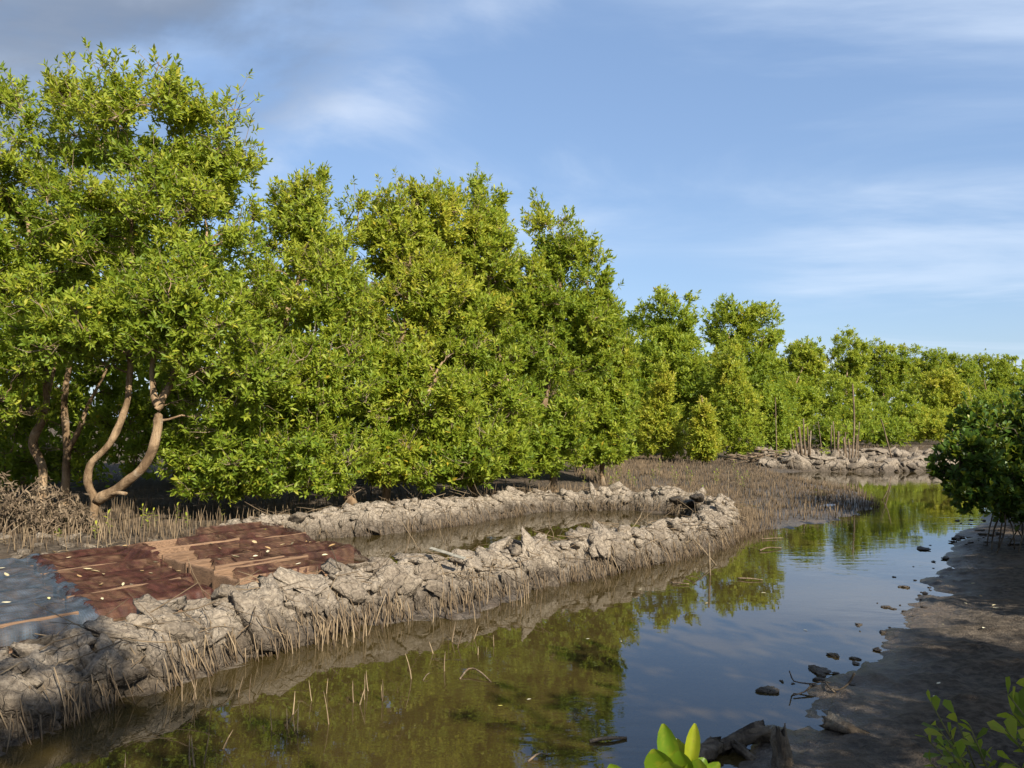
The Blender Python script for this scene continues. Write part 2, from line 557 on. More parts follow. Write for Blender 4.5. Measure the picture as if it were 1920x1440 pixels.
POOL = np.array([(-1.5, 8.0), (-0.6, 8.3), (0.2, 9.0), (1.0, 9.9), (1.9, 10.9), (2.6, 12.0), (3.0, 13.2), (2.9, 14.2), (1.95, 14.9), (0.4, 14.5), (-0.55, 13.3), (-1.36, 12.3), (-2.1, 11.7), (-2.9, 11.2), (-3.3, 10.6), (-2.3, 9.4)])
BACKPOOL = np.array([(10.3, 28.6), (14.0, 28.0), (16.2, 30.2), (18.0, 33.0), (14.0, 33.4), (11.0, 32.0)])
FLAT = np.array([(2.6, 16.2), (4.2, 13.0), (5.5, 13.4), (7.2, 15.6), (8.3, 19.0), (8.2, 25.0), (8.6, 29.0), (7.0, 36.0), (3.0, 34.0), (2.0, 22.0)])


def sdist(pts, poly):
    """signed distance, positive inside"""
    d = np.full(len(pts), 1e9)
    ins = np.zeros(len(pts), bool)
    for a, b in zip(poly, np.roll(poly, -1, 0)):
        e = b - a
        t = np.clip(((pts - a) @ e) / (e @ e), 0, 1)
        d = np.minimum(d, np.linalg.norm(pts - a - t[:, None] * e, axis=1))
        c = ((a[1] > pts[:, 1]) != (b[1] > pts[:, 1])) & (pts[:, 0] < (b[0] - a[0]) * (pts[:, 1] - a[1]) / (b[1] - a[1] + 1e-12) + a[0])
        ins ^= c
    return np.where(ins, d, -d)


def ground_h(x, y):
    x, y = np.asarray(x, float), np.asarray(y, float)
    p = np.stack([x, y], -1).reshape(-1, 2)
    p3 = np.concatenate([p, np.zeros((len(p), 1))], 1)
    jit = 0.16 * fbm(p3 * 1.6, 4, 3)
    w = np.maximum(np.maximum(sdist(p, POND), sdist(p, POOL)), sdist(p, BACKPOOL)) + jit     # positive in water
    land = -w
    h = np.where(land > 0, 0.13 * (1 - np.exp(-land / 0.8)) + 0.012 * np.minimum(land, 12), -0.26 * (1 - np.exp(land / 0.75)))
    fl = np.clip(sdist(p, FLAT) / 1.2 + 0.5, 0, 1)
    h = h * (1 - fl) + fl * (0.005 + 0.03 * fbm(p3 * 0.9, 3, 9) + 0.0035 * np.clip(p[:, 1] - 14, 0, 16) - 0.006 * np.clip(p[:, 0] - 5.5, 0, 4))
    near = np.clip(1 - np.hypot(p[:, 0] - 1, p[:, 1] - 6) / 22, 0, 1)
    h = h + near * (0.018 * fbm(p3 * 4.5, 4, 21) + 0.011 * fbm(p3 * 11, 4, 33, 0.65, True))
    return h.reshape(x.shape)


def axis(lo, hi, step, out_lo, out_hi, growth):
    c = list(np.arange(lo, hi, step))
    for sgn, lim in ((1, out_hi), (-1, out_lo)):
        s, v = step, (c[-1] if sgn > 0 else c[0])
        ext = []
        while (v < lim) if sgn > 0 else (v > lim):
            s *= growth
            v += sgn * s
            ext.append(v)
        c = c + ext if sgn > 0 else ext[::-1] + c
    return np.array(c)


gx = axis(-3.2, 5.5, 0.05, -900, 900, 1.075)
gy = axis(2.6, 10.5, 0.05, -500, 1500, 1.06)
GX, GY = np.meshgrid(gx, gy)
GZ = ground_h(GX, GY)
idx = np.arange(GX.size).reshape(GX.shape)
quads = np.stack([idx[:-1, :-1], idx[:-1, 1:], idx[1:, 1:], idx[1:, :-1]], -1).reshape(-1, 4)
ground = mk('ground', np.stack([GX, GY, GZ], -1), [quads], M['ground'], kind='structure')
ground['label'] = 'brown mud ground of banks, forest floor and pond bed'

wx, wy = np.linspace(-12, 48, 13), np.linspace(0.5, 38, 9)
WX, WY = np.meshgrid(wx, wy)
wi = np.arange(WX.size).reshape(WX.shape)
wq = np.stack([wi[:-1, :-1], wi[:-1, 1:], wi[1:, 1:], wi[1:, :-1]], -1).reshape(-1, 4)
water = mk('water', np.stack([WX, WY, np.zeros_like(WX)], -1), [wq], M['water'], kind='structure')
water['label'] = 'still murky olive pond water reflecting sky and trees'


def gz(x, y):
    return float(ground_h(np.array([x]), np.array([y]))[0])


# ------------------------------------------------------------------ mud clods
def clod_mesh(seed, name, mat, sub=4):
    import bmesh
    bm = bmesh.new()
    bmesh.ops.create_icosphere(bm, subdivisions=sub, radius=1.0)
    v = np.array([q.co[:] for q in bm.verts])
    rs = np.random.RandomState(seed)
    nrm = unit(rs.normal(size=(13, 3)))
    dd = rs.uniform(0.55, 1.0, 13)
    dot = np.maximum(v @ nrm.T, 1e-3)
    r = dd[None] / dot
    k = 26.0
    r = -np.log(np.exp(-k * np.minimum(r, 3)).sum(1)) / k
    v = v * r[:, None]
    v = v * (1 + 0.09 * fbm(v * 2.4 + seed, 3, seed)[:, None] + 0.06 * fbm(v * 7 + seed, 4, seed + 5, 0.6)[:, None])
    for q, c in zip(bm.verts, v):
        q.co = c
    me = bpy.data.meshes.new(name)
    bm.to_mesh(me)
    bm.free()
    me.polygons.foreach_set('use_smooth', np.ones(len(me.polygons), bool))
    if mat is not None:
        me.materials.append(mat)
    return me


def clod_lo(seed):
    me = clod_mesh(seed, 'clod_source', None, 2)
    v = np.array([q.co[:] for q in me.vertices])
    f = np.array([q.vertices[:] for q in me.polygons])
    bpy.data.meshes.remove(me)
    return v, f


CLOD_LO = [clod_lo(400 + i) for i in range(5)]
CLODS = [clod_mesh(100 + i, 'mud_clod', M['clod']) for i in range(9)]
WETCLOD = clod_mesh(300, 'dark_mud_clod', M['wetclod'])


def basis(o, X, Y, Z, loc, s):
    m = Matrix.Identity(4)
    for i in range(3):
        m[i][0], m[i][1], m[i][2], m[i][3] = X[i] * s[0], Y[i] * s[1], Z[i] * s[2], loc[i]
    o.matrix_basis = m


def stick_paths(P0, D, L, bend, rs, K=4):
    """curved sticks: start P0, direction D, length L"""
    N = len(P0)
    t = np.linspace(0, 1, K)[None, :, None]
    side = unit(np.cross(D, rs.normal(size=(N, 3))))
    w1 = rs.normal(size=(N, 1, 1)) * bend
    w2 = rs.normal(size=(N, 1, 1)) * bend * 0.6
    L = np.asarray(L)[:, None, None]
    return P0[:, None] + D[:, None] * t * L + side[:, None] * L * (w1 * t * (1 - t) * 2.2 + w2 * np.sin(t * 6.0) * 0.25)


def mud_dike(label, cat, line, hw, hc, nclod, nroot, seed, csize, outside=1, roots=True, nfill=0, rlen=(0.10, 0.30), turn=None):
    """line: centre line (x,y); hw half width; hc crest height. outside=+1: right-hand side of the line is the face toward the pond"""
    rs = np.random.RandomState(seed)
    c = resample(np.array(line, float), 0.035)
    n = len(c)
    T = unit(np.gradient(c, axis=0))
    Nn = np.stack([T[:, 1], -T[:, 0]], 1)                 # right-hand side
    s = np.arange(n) * 0.035
    hcv = hc * (1 + 0.16 * fbm(np.stack([s * 1.4, s * 0, s * 0], 1), 3, seed))
    hwv = hw * (1 + 0.13 * fbm(np.stack([s * 0.9, s * 0 + 5, s * 0], 1), 3, seed + 1))
    K = 34
    q = np.linspace(-1.25, 1.25, K)
    prof = np.where(np.abs(q) < 1, (1 - np.abs(q) ** 2.6), -(np.abs(q) - 1) * 1.1)
    hcv = hcv * np.clip(np.minimum(s / 0.5, (s[-1] - s) / 0.7), 0.15, 1)
    X = c[:, None, 0] + Nn[:, None, 0] * (q * hwv[:, None])
    Y = c[:, None, 1] + Nn[:, None, 1] * (q * hwv[:, None])
    Z = hcv[:, None] * prof[None]
    V = np.stack([X, Y, Z], -1).reshape(-1, 3)
    gu = np.gradient(np.stack([X, Y, Z], -1), axis=0).reshape(-1, 3)
    gv = np.gradient(np.stack([X, Y, Z], -1), axis=1).reshape(-1, 3)
    nr = unit(np.cross(gu, gv))
    nr[nr[:, 2] < 0] *= -1
    lump = 0.045 * fbm(V * 3.4, 2, seed + 3, 0.5, True) + 0.03 * fbm(V * 9, 3, seed + 7, 0.6, True) - 0.02 + 0.010 * fbm(V * 28, 2, seed + 9)
    V = V + nr * lump[:, None]
    ii = np.arange(n * K).reshape(n, K)
    qd = np.stack([ii[:-1, :-1], ii[1:, :-1], ii[1:, 1:], ii[:-1, 1:]], -1).reshape(-1, 4)
    base = np.array([c[n // 2, 0], c[n // 2, 1], 0.0])
    root = thing('mud_dike', label, cat, base)
    mk('earth_core', V, [qd[:, ::-1]], M['mud'], root, base)
    # clods half sunk into the core, favouring the pond face and crest
    dist = np.hypot(c[:, 0], c[:, 1])
    wgt = 1.0 / np.maximum(dist, 5.0) ** 0.8
    wgt /= wgt.sum()
    sg = np.full(n, float(outside))
    if turn is not None:
        sg[int(np.argmin(np.hypot(c[:, 0] - turn[0], c[:, 1] - turn[1]))):] *= -1
    rows = []
    for k in range((nclod + nfill) * 3):
        i = rs.choice(n, p=wgt)
        a = np.clip(rs.beta(2.0, 1.9) * 1.9 - 0.78, -1.0, 1.06)
        j = int(np.clip((a * sg[i] + 1.25) / 2.5 * (K - 1), 0, K - 1))
        p, nn = V[i * K + j], nr[i * K + j]
        sz = csize * math.exp(rs.normal(0, 0.32))
        ok = True
        for r in rows:
            if abs(r[0][0] - p[0]) < 0.5 and np.linalg.norm(r[0] - p) < 0.42 * (r[2] + sz):
                ok = False
                break
        if ok:
            rows.append((p, nn, sz, T[i]))
        if len(rows) >= nclod + nfill:
            break
    rows.sort(key=lambda r: -r[2] / max(3.0, np.linalg.norm(r[0])))
    fill = Geo()
    for p, nn, sz, tt in rows[nclod:]:
        cv, cf = CLOD_LO[rs.randint(len(CLOD_LO))]
        Zv = unit(nn + rs.normal(0, 0.28, 3))
        Xv = unit(np.cross(Zv, rs.normal(size=3)))
        Yv = np.cross(Zv, Xv)
        sx, sy, szz = sz * rs.uniform(0.85, 1.5), sz * rs.uniform(0.7, 1.1), sz * rs.uniform(0.5, 0.9)
        fill.add(p - nn * sz * 0.05 + cv[:, :1] * Xv * sx + cv[:, 1:2] * Yv * sy + cv[:, 2:] * Zv * szz, [cf])
    if fill.n:
        fill.mk('clods', M['mud'], root, base, True, 'stuff')
    for p, nn, sz, tt in rows[:nclod]:
        o = link('clod', CLODS[rs.randint(len(CLODS))], root)
        Zv = unit(nn + rs.normal(0, 0.26, 3))
        Xv = unit(np.cross(Zv, rs.normal(size=3) + np.array([tt[0], tt[1], 0]) * 1.5))
        Yv = np.cross(Zv, Xv)
        basis(o, Xv, Yv, Zv, p - base + nn * sz * 0.06, (sz * rs.uniform(0.95, 1.65), sz * rs.uniform(0.75, 1.2), sz * rs.uniform(0.38, 0.72)))
    if not roots:
        return root, c, V.reshape(n, K, 3), nr.reshape(n, K, 3)
    # dry roots: hanging from the face, standing at the foot, lying about the crest
    i = rs.randint(0, n, nroot)
    kind = rs.rand(nroot)
    a = np.where(kind < 0.45, rs.uniform(0.88, 1.2, nroot), np.where(kind < 0.72, rs.uniform(0.45, 1.0, nroot), rs.uniform(-0.8, 0.75, nroot)))
    clump = vnoise(np.stack([s[i] * 2.3, i * 0.0, a], 1), seed + 41)
    nearness = np.clip((7.2 - c[i, 1]) / 2.5, 0, 1)
    keep = ((clump > -0.2 + 0.12 * nearness) | (rs.rand(nroot) < 0.25)) & (rs.rand(nroot) > 0.15 * nearness)
    i, a, kind = i[keep], a[keep], kind[keep]
    m_ = len(i)
    j = np.clip((a * sg[i] + 1.25) / 2.5 * (K - 1), 0, K - 1).astype(int)
    p = V.reshape(n, K, 3)[i, j]
    nn = nr.reshape(n, K, 3)[i, j]
    L = rs.uniform(rlen[0], rlen[1], m_)
    out = Nn[i] * sg[i][:, None]
    D = np.zeros((m_, 3))
    D[:, :2] = out * rs.uniform(0.0, 0.45, (m_, 1))
    D[:, 2] = -1
    lying = kind >= 0.72
    tdir = np.concatenate([T[i], np.zeros((m_, 1))], 1)
    D[lying] = (tdir * rs.normal(0, 1, (m_, 1)) + np.concatenate([out, np.full((m_, 1), -0.35)], 1) * rs.uniform(-0.6, 1.2, (m_, 1)) + np.array([0, 0, 0.15]))[lying]
    D = unit(D + rs.normal(0, 0.17, (m_, 3)))
    top = p + nn * rs.uniform(0.015, 0.05, (m_, 1))
    stand = kind < 0.45
    top[stand, 2] = np.maximum(top[stand, 2], 0) + (L * rs.uniform(0.25, 0.75, m_))[stand]
    paths = stick_paths(top, D, L * np.where(lying, 1.5, 1.15), 0.10, rs, 4)
    rad = rs.uniform(0.0022, 0.0052, (m_, 1)) * np.array([[1.0, 1.0, 0.9, 0.7]])
    tone = np.clip(rs.normal(0.5, 0.25, m_), 0, 1)
    size = L / np.maximum(np.linalg.norm(p, axis=1), 1)
    mid = paths[:, 1]
    vis = (mid[:, 1] > 2) & (np.abs(mid[:, 0] / mid[:, 1] * F) < 955) & (mid[:, 2] > 0.0)
    order = np.argsort(-size * vis)
    ones, rest = order[:300], order[300:]
    for k in ones:
        v, f = tubes(paths[k:k + 1] - base, rad[k:k + 1], 5)
        mk('root', v, f, M['root'], root, None, np.full(len(v), tone[k]))
    if len(rest):
        v, f = tubes(paths[rest] - base, rad[rest], 4)
        mk('roots', v, f, M['root'], root, None, np.repeat(tone[rest], 16), True, 'stuff')
    return root, c, V.reshape(n, K, 3), nr.reshape(n, K, 3)


LOOP = [(-5.2, 1.6), (-3.75, 3.1), (-3.08, 4.2), (-2.45, 5.3), (-2.0, 6.1), (-1.45, 6.75), (-0.8, 7.3), (0.1, 8.2), (1.05, 9.05), (1.9, 9.95), (2.7, 11.05), (3.3, 12.3), (3.5, 13.5), (3.2, 14.6),
        (2.0, 15.25), (0.4, 14.85), (-0.55, 13.7), (-1.36, 12.7), (-2.1, 12.05), (-2.9, 11.55), (-3.6, 11.1), (-4.3, 10.75)]
dike, dc, dV, dN = mud_dike('long looping mud dike bristling with dry roots beside the plank trays', 'mud dike', LOOP, 0.36, 0.31, 300, 4200, 5, 0.086, nfill=420, turn=(3.45, 13.8))
SPIT = [(8.7, 27.6), (9.4, 27.1), (11, 26.75), (13, 26.7), (14.6, 27.3), (16.0, 28.6), (18.0, 31.0), (22.0, 33.5)]
mud_dike('distant grey mud dike below the cluster of wooden stakes', 'mud dike', SPIT, 0.60, 0.29, 260, 500, 8, 0.17, rlen=(0.15, 0.4))
SPIT2 = [(10.6, 33.4), (12.5, 34.0), (14.5, 34.6), (17.0, 35.0), (19.5, 34.4)]
mud_dike('low dark mud bank behind the wooden stakes', 'mud bank', SPIT2, 0.55, 0.30, 90, 120, 9, 0.17, rlen=(0.15, 0.35))
for px, py, Y, sz in ((1290, 944, 13.2, 0.10), (1266, 938, 13.8, 0.09), (1306, 934, 13.0, 0.09)):
    o = link('clod', WETCLOD, dike)
    o['label'] = 'dark wet clod at the bend of the dike'
    b = np.array(dike.location)
    basis(o, (1, 0, 0), (0, 1, 0), (0, 0, 1), at(px, py, Y) - b, (sz * 1.3, sz, sz * 0.8))

# ------------------------------------------------------------------ leaves and trees
LEAF7 = np.array([(0, 0, 0), (0.36, 0.42, 0.05), (0.72, 0.36, 0.02), (1.0, 0, -0.10), (0.72, -0.36, 0.02), (0.36, -0.42, 0.05), (0.55, 0, -0.07)])
LEAF7F = np.array([(6, 0, 5), (6, 5, 4), (6, 4, 3), (6, 3, 2), (6, 2, 1), (6, 1, 0)])
LEAF4 = np.array([(0, 0, 0), (0.5, 0.48, 0.03), (1.0, 0, -0.06), (0.5, -0.48, 0.03)])
LEAF4F = np.array([(0, 3, 2, 1)])
LEAF5 = np.array([(0, 0, 0), (0.46, 0.46, 0.05), (1.0, 0, -0.10), (0.46, -0.46, 0.05), (0.52, 0, -0.06)])
LEAF5F = np.array([(4, 0, 3), (4, 3, 2), (4, 2, 1), (4, 1, 0)])
OBOV = np.array([(0, 0, 0), (0.40, 0.30, 0.03), (0.78, 0.46, 0.02), (1.0, 0.0, -0.05), (0.78, -0.46, 0.02), (0.40, -0.30, 0.03), (0.6, 0, -0.05)])


def leaves_mesh(pos, dirs, nrm, length, width, tmpl, faces):
    side = np.cross(nrm, dirs)
    V = pos[:, None] + (tmpl[None, :, 0:1] * dirs[:, None]) * length[:, None, None] + (tmpl[None, :, 1:2] * side[:, None]) * width[:, None, None] + (tmpl[None, :, 2:3] * nrm[:, None]) * length[:, None, None]
    k = len(tmpl)
    fc = (faces[None] + (np.arange(len(pos)) * k)[:, None, None]).reshape(-1, faces.shape[1])
    return V.reshape(-1, 3), fc


def whorl(tip, ax, nleaf, span, rs, th0=25, th1=75, jit=0.25):
    """leaves set round the last `span` metres of each twig"""
    N = len(tip)
    j = np.arange(nleaf)
    t = (j + 0.5) / nleaf
    ref = unit(np.cross(ax, rs.normal(size=(N, 3))))
    r2 = np.cross(ax, ref)
    az = j[None] * 2.39996 + rs.uniform(0, 6.28, (N, 1)) + rs.normal(0, 0.3, (N, nleaf))
    th = np.radians(th0 + (th1 - th0) * t)[None] + rs.normal(0, jit, (N, nleaf))
    rad = np.cos(az)[..., None] * ref[:, None] + np.sin(az)[..., None] * r2[:, None]
    d = unit(np.cos(th)[..., None] * ax[:, None] + np.sin(th)[..., None] * rad + rs.normal(0, 0.10, (N, nleaf, 3)))
    pos = tip[:, None] - ax[:, None] * (t * span)[None, :, None]
    nr = ax[:, None] - (d * ax[:, None]).sum(-1, keepdims=True) * d + rs.normal(0, 0.18, (N, nleaf, 3))
    nr = unit(nr - (nr * d).sum(-1, keepdims=True) * d)
    return pos.reshape(-1, 3), d.reshape(-1, 3), nr.reshape(-1, 3)


def ell_list(spec):
    out = []
    for e in spec:
        px, py, Y, rx, rz = e[:5]
        ry = e[5] if len(e) > 5 else 0.85 * (rx + rz) / 2 / F * Y
        out.append((at(px, py, Y), np.array([rx / F * Y, ry, rz / F * Y])))
    return out


def tree(name, label, cat, base, trunks, ells, ncl, ntip, nleaf, L, seed, tone=0.5, tsd=0.13, detail=1, group=None, singles=0, clr=0.38, wid=0.40, trunk_r=0.07,
         lm='leaf', lm1='leaf1', up=0.6, tmpl=None, span=0.13, th=(25, 75), tsize=0.007, shell=(0.45, 0.97), zmin=0.25, topyel=0.24, sides=6, bm='bark'):
    rs = np.random.RandomState(seed)
    base = np.asarray(base, float)
    root = thing(name, label, cat, base, group)
    C = np.array([e[0] for e in ells])
    Rd = np.array([e[1] for e in ells])
    vol = (Rd.prod(1)) ** (2 / 3.0)
    vol /= vol.sum()
    # clump centres
    k = rs.choice(len(C), ncl, p=vol)
    u = unit(rs.normal(size=(ncl, 3)))
    u[:, 1] = np.where((u[:, 1] > 0) & (rs.rand(ncl) < 0.35), -u[:, 1], u[:, 1])
    r = rs.uniform(shell[0] ** 2, shell[1] ** 2, ncl) ** 0.5
    cc = C[k] + Rd[k] * u * r[:, None]
    cc[:, 2] = np.maximum(cc[:, 2], zmin + 0.15 + rs.uniform(0, 0.25, ncl))
    # skeleton: trunk polylines, then branches to the clump centres, nearest first
    geo = Geo()
    nodes, nrad = [], []
    for pts, r0, r1 in trunks:
        c = resample(pts, 0.09)
        c = c + np.concatenate([np.zeros((1, 3)), 0.018 * np.stack([fbm(c[1:] * 2.1 + 7 * a, 2, seed + a) for a in range(3)], 1)])
        rr = np.linspace(1, 0, len(c)) ** 0.8 * (r0 - r1) + r1
        rr = rr * (1 + 0.14 * fbm(c * 4, 3, seed + 4))
        if c[0, 2] < 0.35:
            rr[:4] *= np.array([1.35, 1.18, 1.08, 1.02])[:len(rr[:4])]
        v, f = tubes(c[None], rr[None], 14)
        v = v + 0.05 * np.repeat(rr, 14)[:, None] * np.stack([fbm(v * 11 + 3 * a, 3, seed + 30 + a) for a in range(3)], 1)
        geo.add(v, f, 0.5)
        h = int(len(c) * 0.35)
        nodes.append(c[h:])
        nrad.append(rr[h:])
    nodes = np.concatenate(nodes)
    nrad = np.concatenate(nrad)
    order = np.argsort(np.array([np.min(np.linalg.norm(nodes - q, axis=1)) for q in cc]))
    bp, br = [], []
    for q in cc[order]:
        d = np.linalg.norm(nodes - q, axis=1)
        pen = d + np.maximum(0, nodes[:, 2] - q[2] + 0.15) * 0.9 - np.minimum(nrad, 0.04) * 4
        i = int(np.argmin(pen))
        a = nodes[i]
        t = np.linspace(0, 1, 7)[:, None]
        mid = (a + q) / 2 + np.array([0, 0, 0.10 * d[i]]) + rs.normal(0, 0.09 * d[i], 3)
        path = (1 - t) ** 2 * a + 2 * t * (1 - t) * mid + t ** 2 * q
        path[1:-1] += rs.normal(0, 0.022 * d[i], (5, 3))
        r0 = max(0.009, min(nrad[i] * 0.75, 0.012 + 0.012 * d[i]))
        rr = r0 + (0.006 - r0) * np.linspace(0, 1, 7) ** 0.7
        bp.append(path)
        br.append(rr)
        nodes = np.concatenate([nodes, path[2:]])
        nrad = np.concatenate([nrad, rr[2:]])
    v, f = tubes(np.array(bp), np.array(br), 5) if detail >= 1 else tubes(np.array(bp)[:, ::2], np.array(br)[:, ::2], 3)
    f = f[:1]
    geo.add(v, f, 0.5)
    # twig tips
    bp = np.array(bp)
    ci = np.repeat(np.arange(ncl), ntip)
    ccs = cc[order]
    cr = clr * rs.uniform(0.45, 1.55, ncl)[ci]
    off = unit(rs.normal(size=(len(ci), 3))) * (rs.rand(len(ci), 1) ** 0.45) * cr[:, None]
    off[:, 2] *= 0.8
    tip = ccs[ci] + off
    nd = np.stack([np.linalg.norm((tip - c) / rr, axis=1) for c, rr in zip(C, Rd)], 1)
    best = nd.argmin(1)
    keep = (nd.min(1) < 1.06 + 0.10 * rs.normal(size=len(tip))) & (tip[:, 2] > zmin)
    ci, tip, best = ci[keep], tip[keep], best[keep]
    outw = unit((tip - C[best]) / Rd[best] ** 1.3)
    ax = unit(outw * 0.55 + unit(tip - ccs[ci]) * 0.35 + np.array([0, 0, up]) + rs.normal(0, 0.30, tip.shape))
    sh_ = (rs.rand(len(tip)) < 0.30)[:, None]
    tip = tip + sh_ * (ax * 0.5 + np.array([0, 0, 0.6])) * np.minimum(rs.exponential(0.34 * clr if detail >= 1 else 0.12 * clr, (len(tip), 1)), 0.32)
    src = bp[ci, rs.randint(3, 7, len(ci))]
    t = np.linspace(0, 1, 4)[None, :, None]
    ln = np.linalg.norm(tip - src, axis=1)[:, None, None]
    tw = (1 - t) ** 2 * src[:, None] + 2 * t * (1 - t) * (tip[:, None] - ax[:, None] * ln * 0.45) + t ** 2 * tip[:, None]
    if detail >= 1:
        tw = tw[(np.arange(len(tw)) % 5 < 1) | sh_[:, 0]][:, [0, 1, 3]]
        v, f = tubes(tw, np.broadcast_to(np.array([tsize, tsize * 0.75, tsize * 0.4]), (len(tw), 3)), 3)
        f = f[:1]
        tg = Geo()
        tg.add(v, f, 0.5)
        tg.mk('twigs', M['twig'], root, base, True, 'stuff')
    geo.mk('trunk', M[bm], root, base)
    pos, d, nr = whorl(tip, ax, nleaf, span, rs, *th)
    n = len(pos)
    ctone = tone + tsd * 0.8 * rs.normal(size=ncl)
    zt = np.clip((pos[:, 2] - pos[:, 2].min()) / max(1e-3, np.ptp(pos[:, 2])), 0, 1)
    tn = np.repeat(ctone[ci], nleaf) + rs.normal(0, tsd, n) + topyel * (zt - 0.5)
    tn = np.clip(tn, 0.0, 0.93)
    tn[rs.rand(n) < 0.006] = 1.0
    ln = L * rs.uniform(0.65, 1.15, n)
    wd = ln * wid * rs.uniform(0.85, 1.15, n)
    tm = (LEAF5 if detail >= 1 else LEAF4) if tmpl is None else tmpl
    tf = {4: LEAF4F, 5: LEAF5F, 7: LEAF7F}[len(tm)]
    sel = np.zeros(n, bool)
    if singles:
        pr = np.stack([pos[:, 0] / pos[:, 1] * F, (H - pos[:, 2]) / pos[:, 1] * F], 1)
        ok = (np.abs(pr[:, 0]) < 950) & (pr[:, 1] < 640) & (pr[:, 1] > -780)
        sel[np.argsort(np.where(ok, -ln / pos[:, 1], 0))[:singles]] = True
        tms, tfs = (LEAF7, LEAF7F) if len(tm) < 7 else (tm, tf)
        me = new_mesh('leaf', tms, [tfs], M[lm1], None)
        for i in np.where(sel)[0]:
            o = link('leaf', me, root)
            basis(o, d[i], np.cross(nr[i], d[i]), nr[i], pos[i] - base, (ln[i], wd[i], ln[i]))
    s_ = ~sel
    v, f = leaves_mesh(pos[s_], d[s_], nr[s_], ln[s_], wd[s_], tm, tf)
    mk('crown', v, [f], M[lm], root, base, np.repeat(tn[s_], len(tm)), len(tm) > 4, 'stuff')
    return root


def poly(spec):
    return np.array([at(*s) for s in spec])


LG = 'mangrove trees along the inner bank'
g0 = lambda x, y: np.array([x, y, gz(x, y) - 0.05])


def ground_at(px, Y):
    x = (px - 960) / F * Y
    return g0(x, Y)


# forked tree
b = ground_at(168, 11.5)
tA = np.concatenate([[b], poly([(180, 940, 11.45), (166, 905, 11.35), (172, 868, 11.3), (207, 828, 11.3), (235, 760, 11.4), (243, 690, 11.5), (240, 620, 11.6), (252, 540, 11.7), (246, 440, 11.9), (260, 340, 12.0)])])
tB = np.concatenate([poly([(182, 938, 11.45), (228, 912, 11.3), (275, 868, 11.2), (293, 810, 11.2), (300, 760, 11.25), (322, 715, 11.3), (345, 650, 11.4), (372, 540, 11.6), (390, 430, 12.0)])])
tC = poly([(190, 935, 11.42), (212, 925, 11.3), (236, 927, 11.2)])
tD = poly([(298, 765, 11.25), (288, 735, 11.2), (286, 690, 11.3), (300, 600, 11.4)])
tree('mangrove_tree', 'tall mangrove with a forked bare tan trunk behind the plank trays', 'tree', b, [(tA, 0.060, 0.015), (tB, 0.080, 0.015), (tC, 0.045, 0.025), (tD, 0.05, 0.015)],
     ell_list([(265, 245, 12.2, 150, 138), (410, 275, 12.6, 108, 125), (165, 225, 12.6, 85, 95), (330, 430, 11.9, 190, 140), (180, 390, 12.0, 120, 120), (150, 575, 11.0, 170, 110), (350, 590, 11.2, 170, 110), (440, 700, 11.4, 120, 90), (420, 370, 12.6, 110, 90), (400, 800, 11.7, 85, 75)]),
     225, 26, 9, 0.115, 21, 0.55, clr=0.34, detail=1, group=LG, singles=300)
# left edge
b = ground_at(75, 12.6)
tA = np.concatenate([[b], poly([(80, 880, 12.6), (60, 830, 12.5), (85, 770, 12.4), (82, 680, 12.3), (70, 560, 12.4), (50, 400, 12.6)])])
tB = poly([(75, 800, 12.5), (100, 700, 12.7), (130, 600, 12.8)])
tree('mangrove_tree', 'dense mangrove cut off by the left edge of the picture', 'tree', b, [(tA, 0.075, 0.02), (tB, 0.045, 0.015)],
     ell_list([(20, 260, 12.8, 120, 140), (-40, 450, 12.4, 190, 190), (70, 440, 12.3, 130, 150), (40, 640, 11.2, 150, 80), (-120, 640, 12, 200, 150), (30, 740, 11.6, 95, 60)]), 160, 26, 9, 0.115, 22, 0.50, clr=0.34, detail=1, group=LG, singles=300)
b = ground_at(118, 13.4)
tA = np.concatenate([[b], poly([(125, 860, 13.4), (122, 800, 13.3), (120, 755, 13.3), (128, 700, 13.3), (150, 560, 13.6)])])
tB = poly([(126, 850, 13.4), (150, 800, 13.2), (165, 760, 13.2), (200, 690, 13.3)])
tree('mangrove_tree', 'shaded mangrove standing just behind the forked tan trunk', 'tree', b, [(tA, 0.075, 0.02), (tB, 0.05, 0.015)],
     ell_list([(150, 520, 14.2, 190, 160), (260, 700, 13.9, 170, 100), (60, 730, 13.9, 150, 90), (420, 640, 14.2, 170, 150), (330, 820, 13.6, 170, 85), (190, 850, 14.2, 130, 60), (40, 850, 14.0, 120, 60)]), 155, 24, 8, 0.13, 23, 0.40, detail=1, tmpl=LEAF4, group=LG)
# leaning tree, middle
b = ground_at(668, 13.2)
tA = np.concatenate([[b], poly([(640, 890, 13.1), (605, 855, 13.0), (560, 805, 12.9), (545, 770, 12.9), (530, 720, 12.9), (525, 640, 13.1), (560, 520, 13.5), (590, 420, 13.8)])])
tB = poly([(538, 745, 12.9), (510, 700, 12.7), (480, 640, 12.7)])
tree('mangrove_tree', 'broad mangrove whose leaning trunk rises from behind the mud dike', 'tree', b, [(tA, 0.095, 0.02), (tB, 0.045, 0.015)],
     ell_list([(605, 415, 14.2, 95, 105), (545, 440, 13.9, 100, 110), (570, 560, 13.3, 140, 120), (500, 720, 12.5, 140, 95), (610, 700, 12.9, 120, 110), (520, 850, 12.0, 150, 75), (620, 850, 12.5, 90, 60), (390, 860, 12.0, 120, 55), (560, 902, 12.2, 110, 34), (420, 906, 12.0, 105, 32)]), 240, 26, 9, 0.11, 24, 0.58, clr=0.34, detail=1, group=LG, singles=300, zmin=0.12)
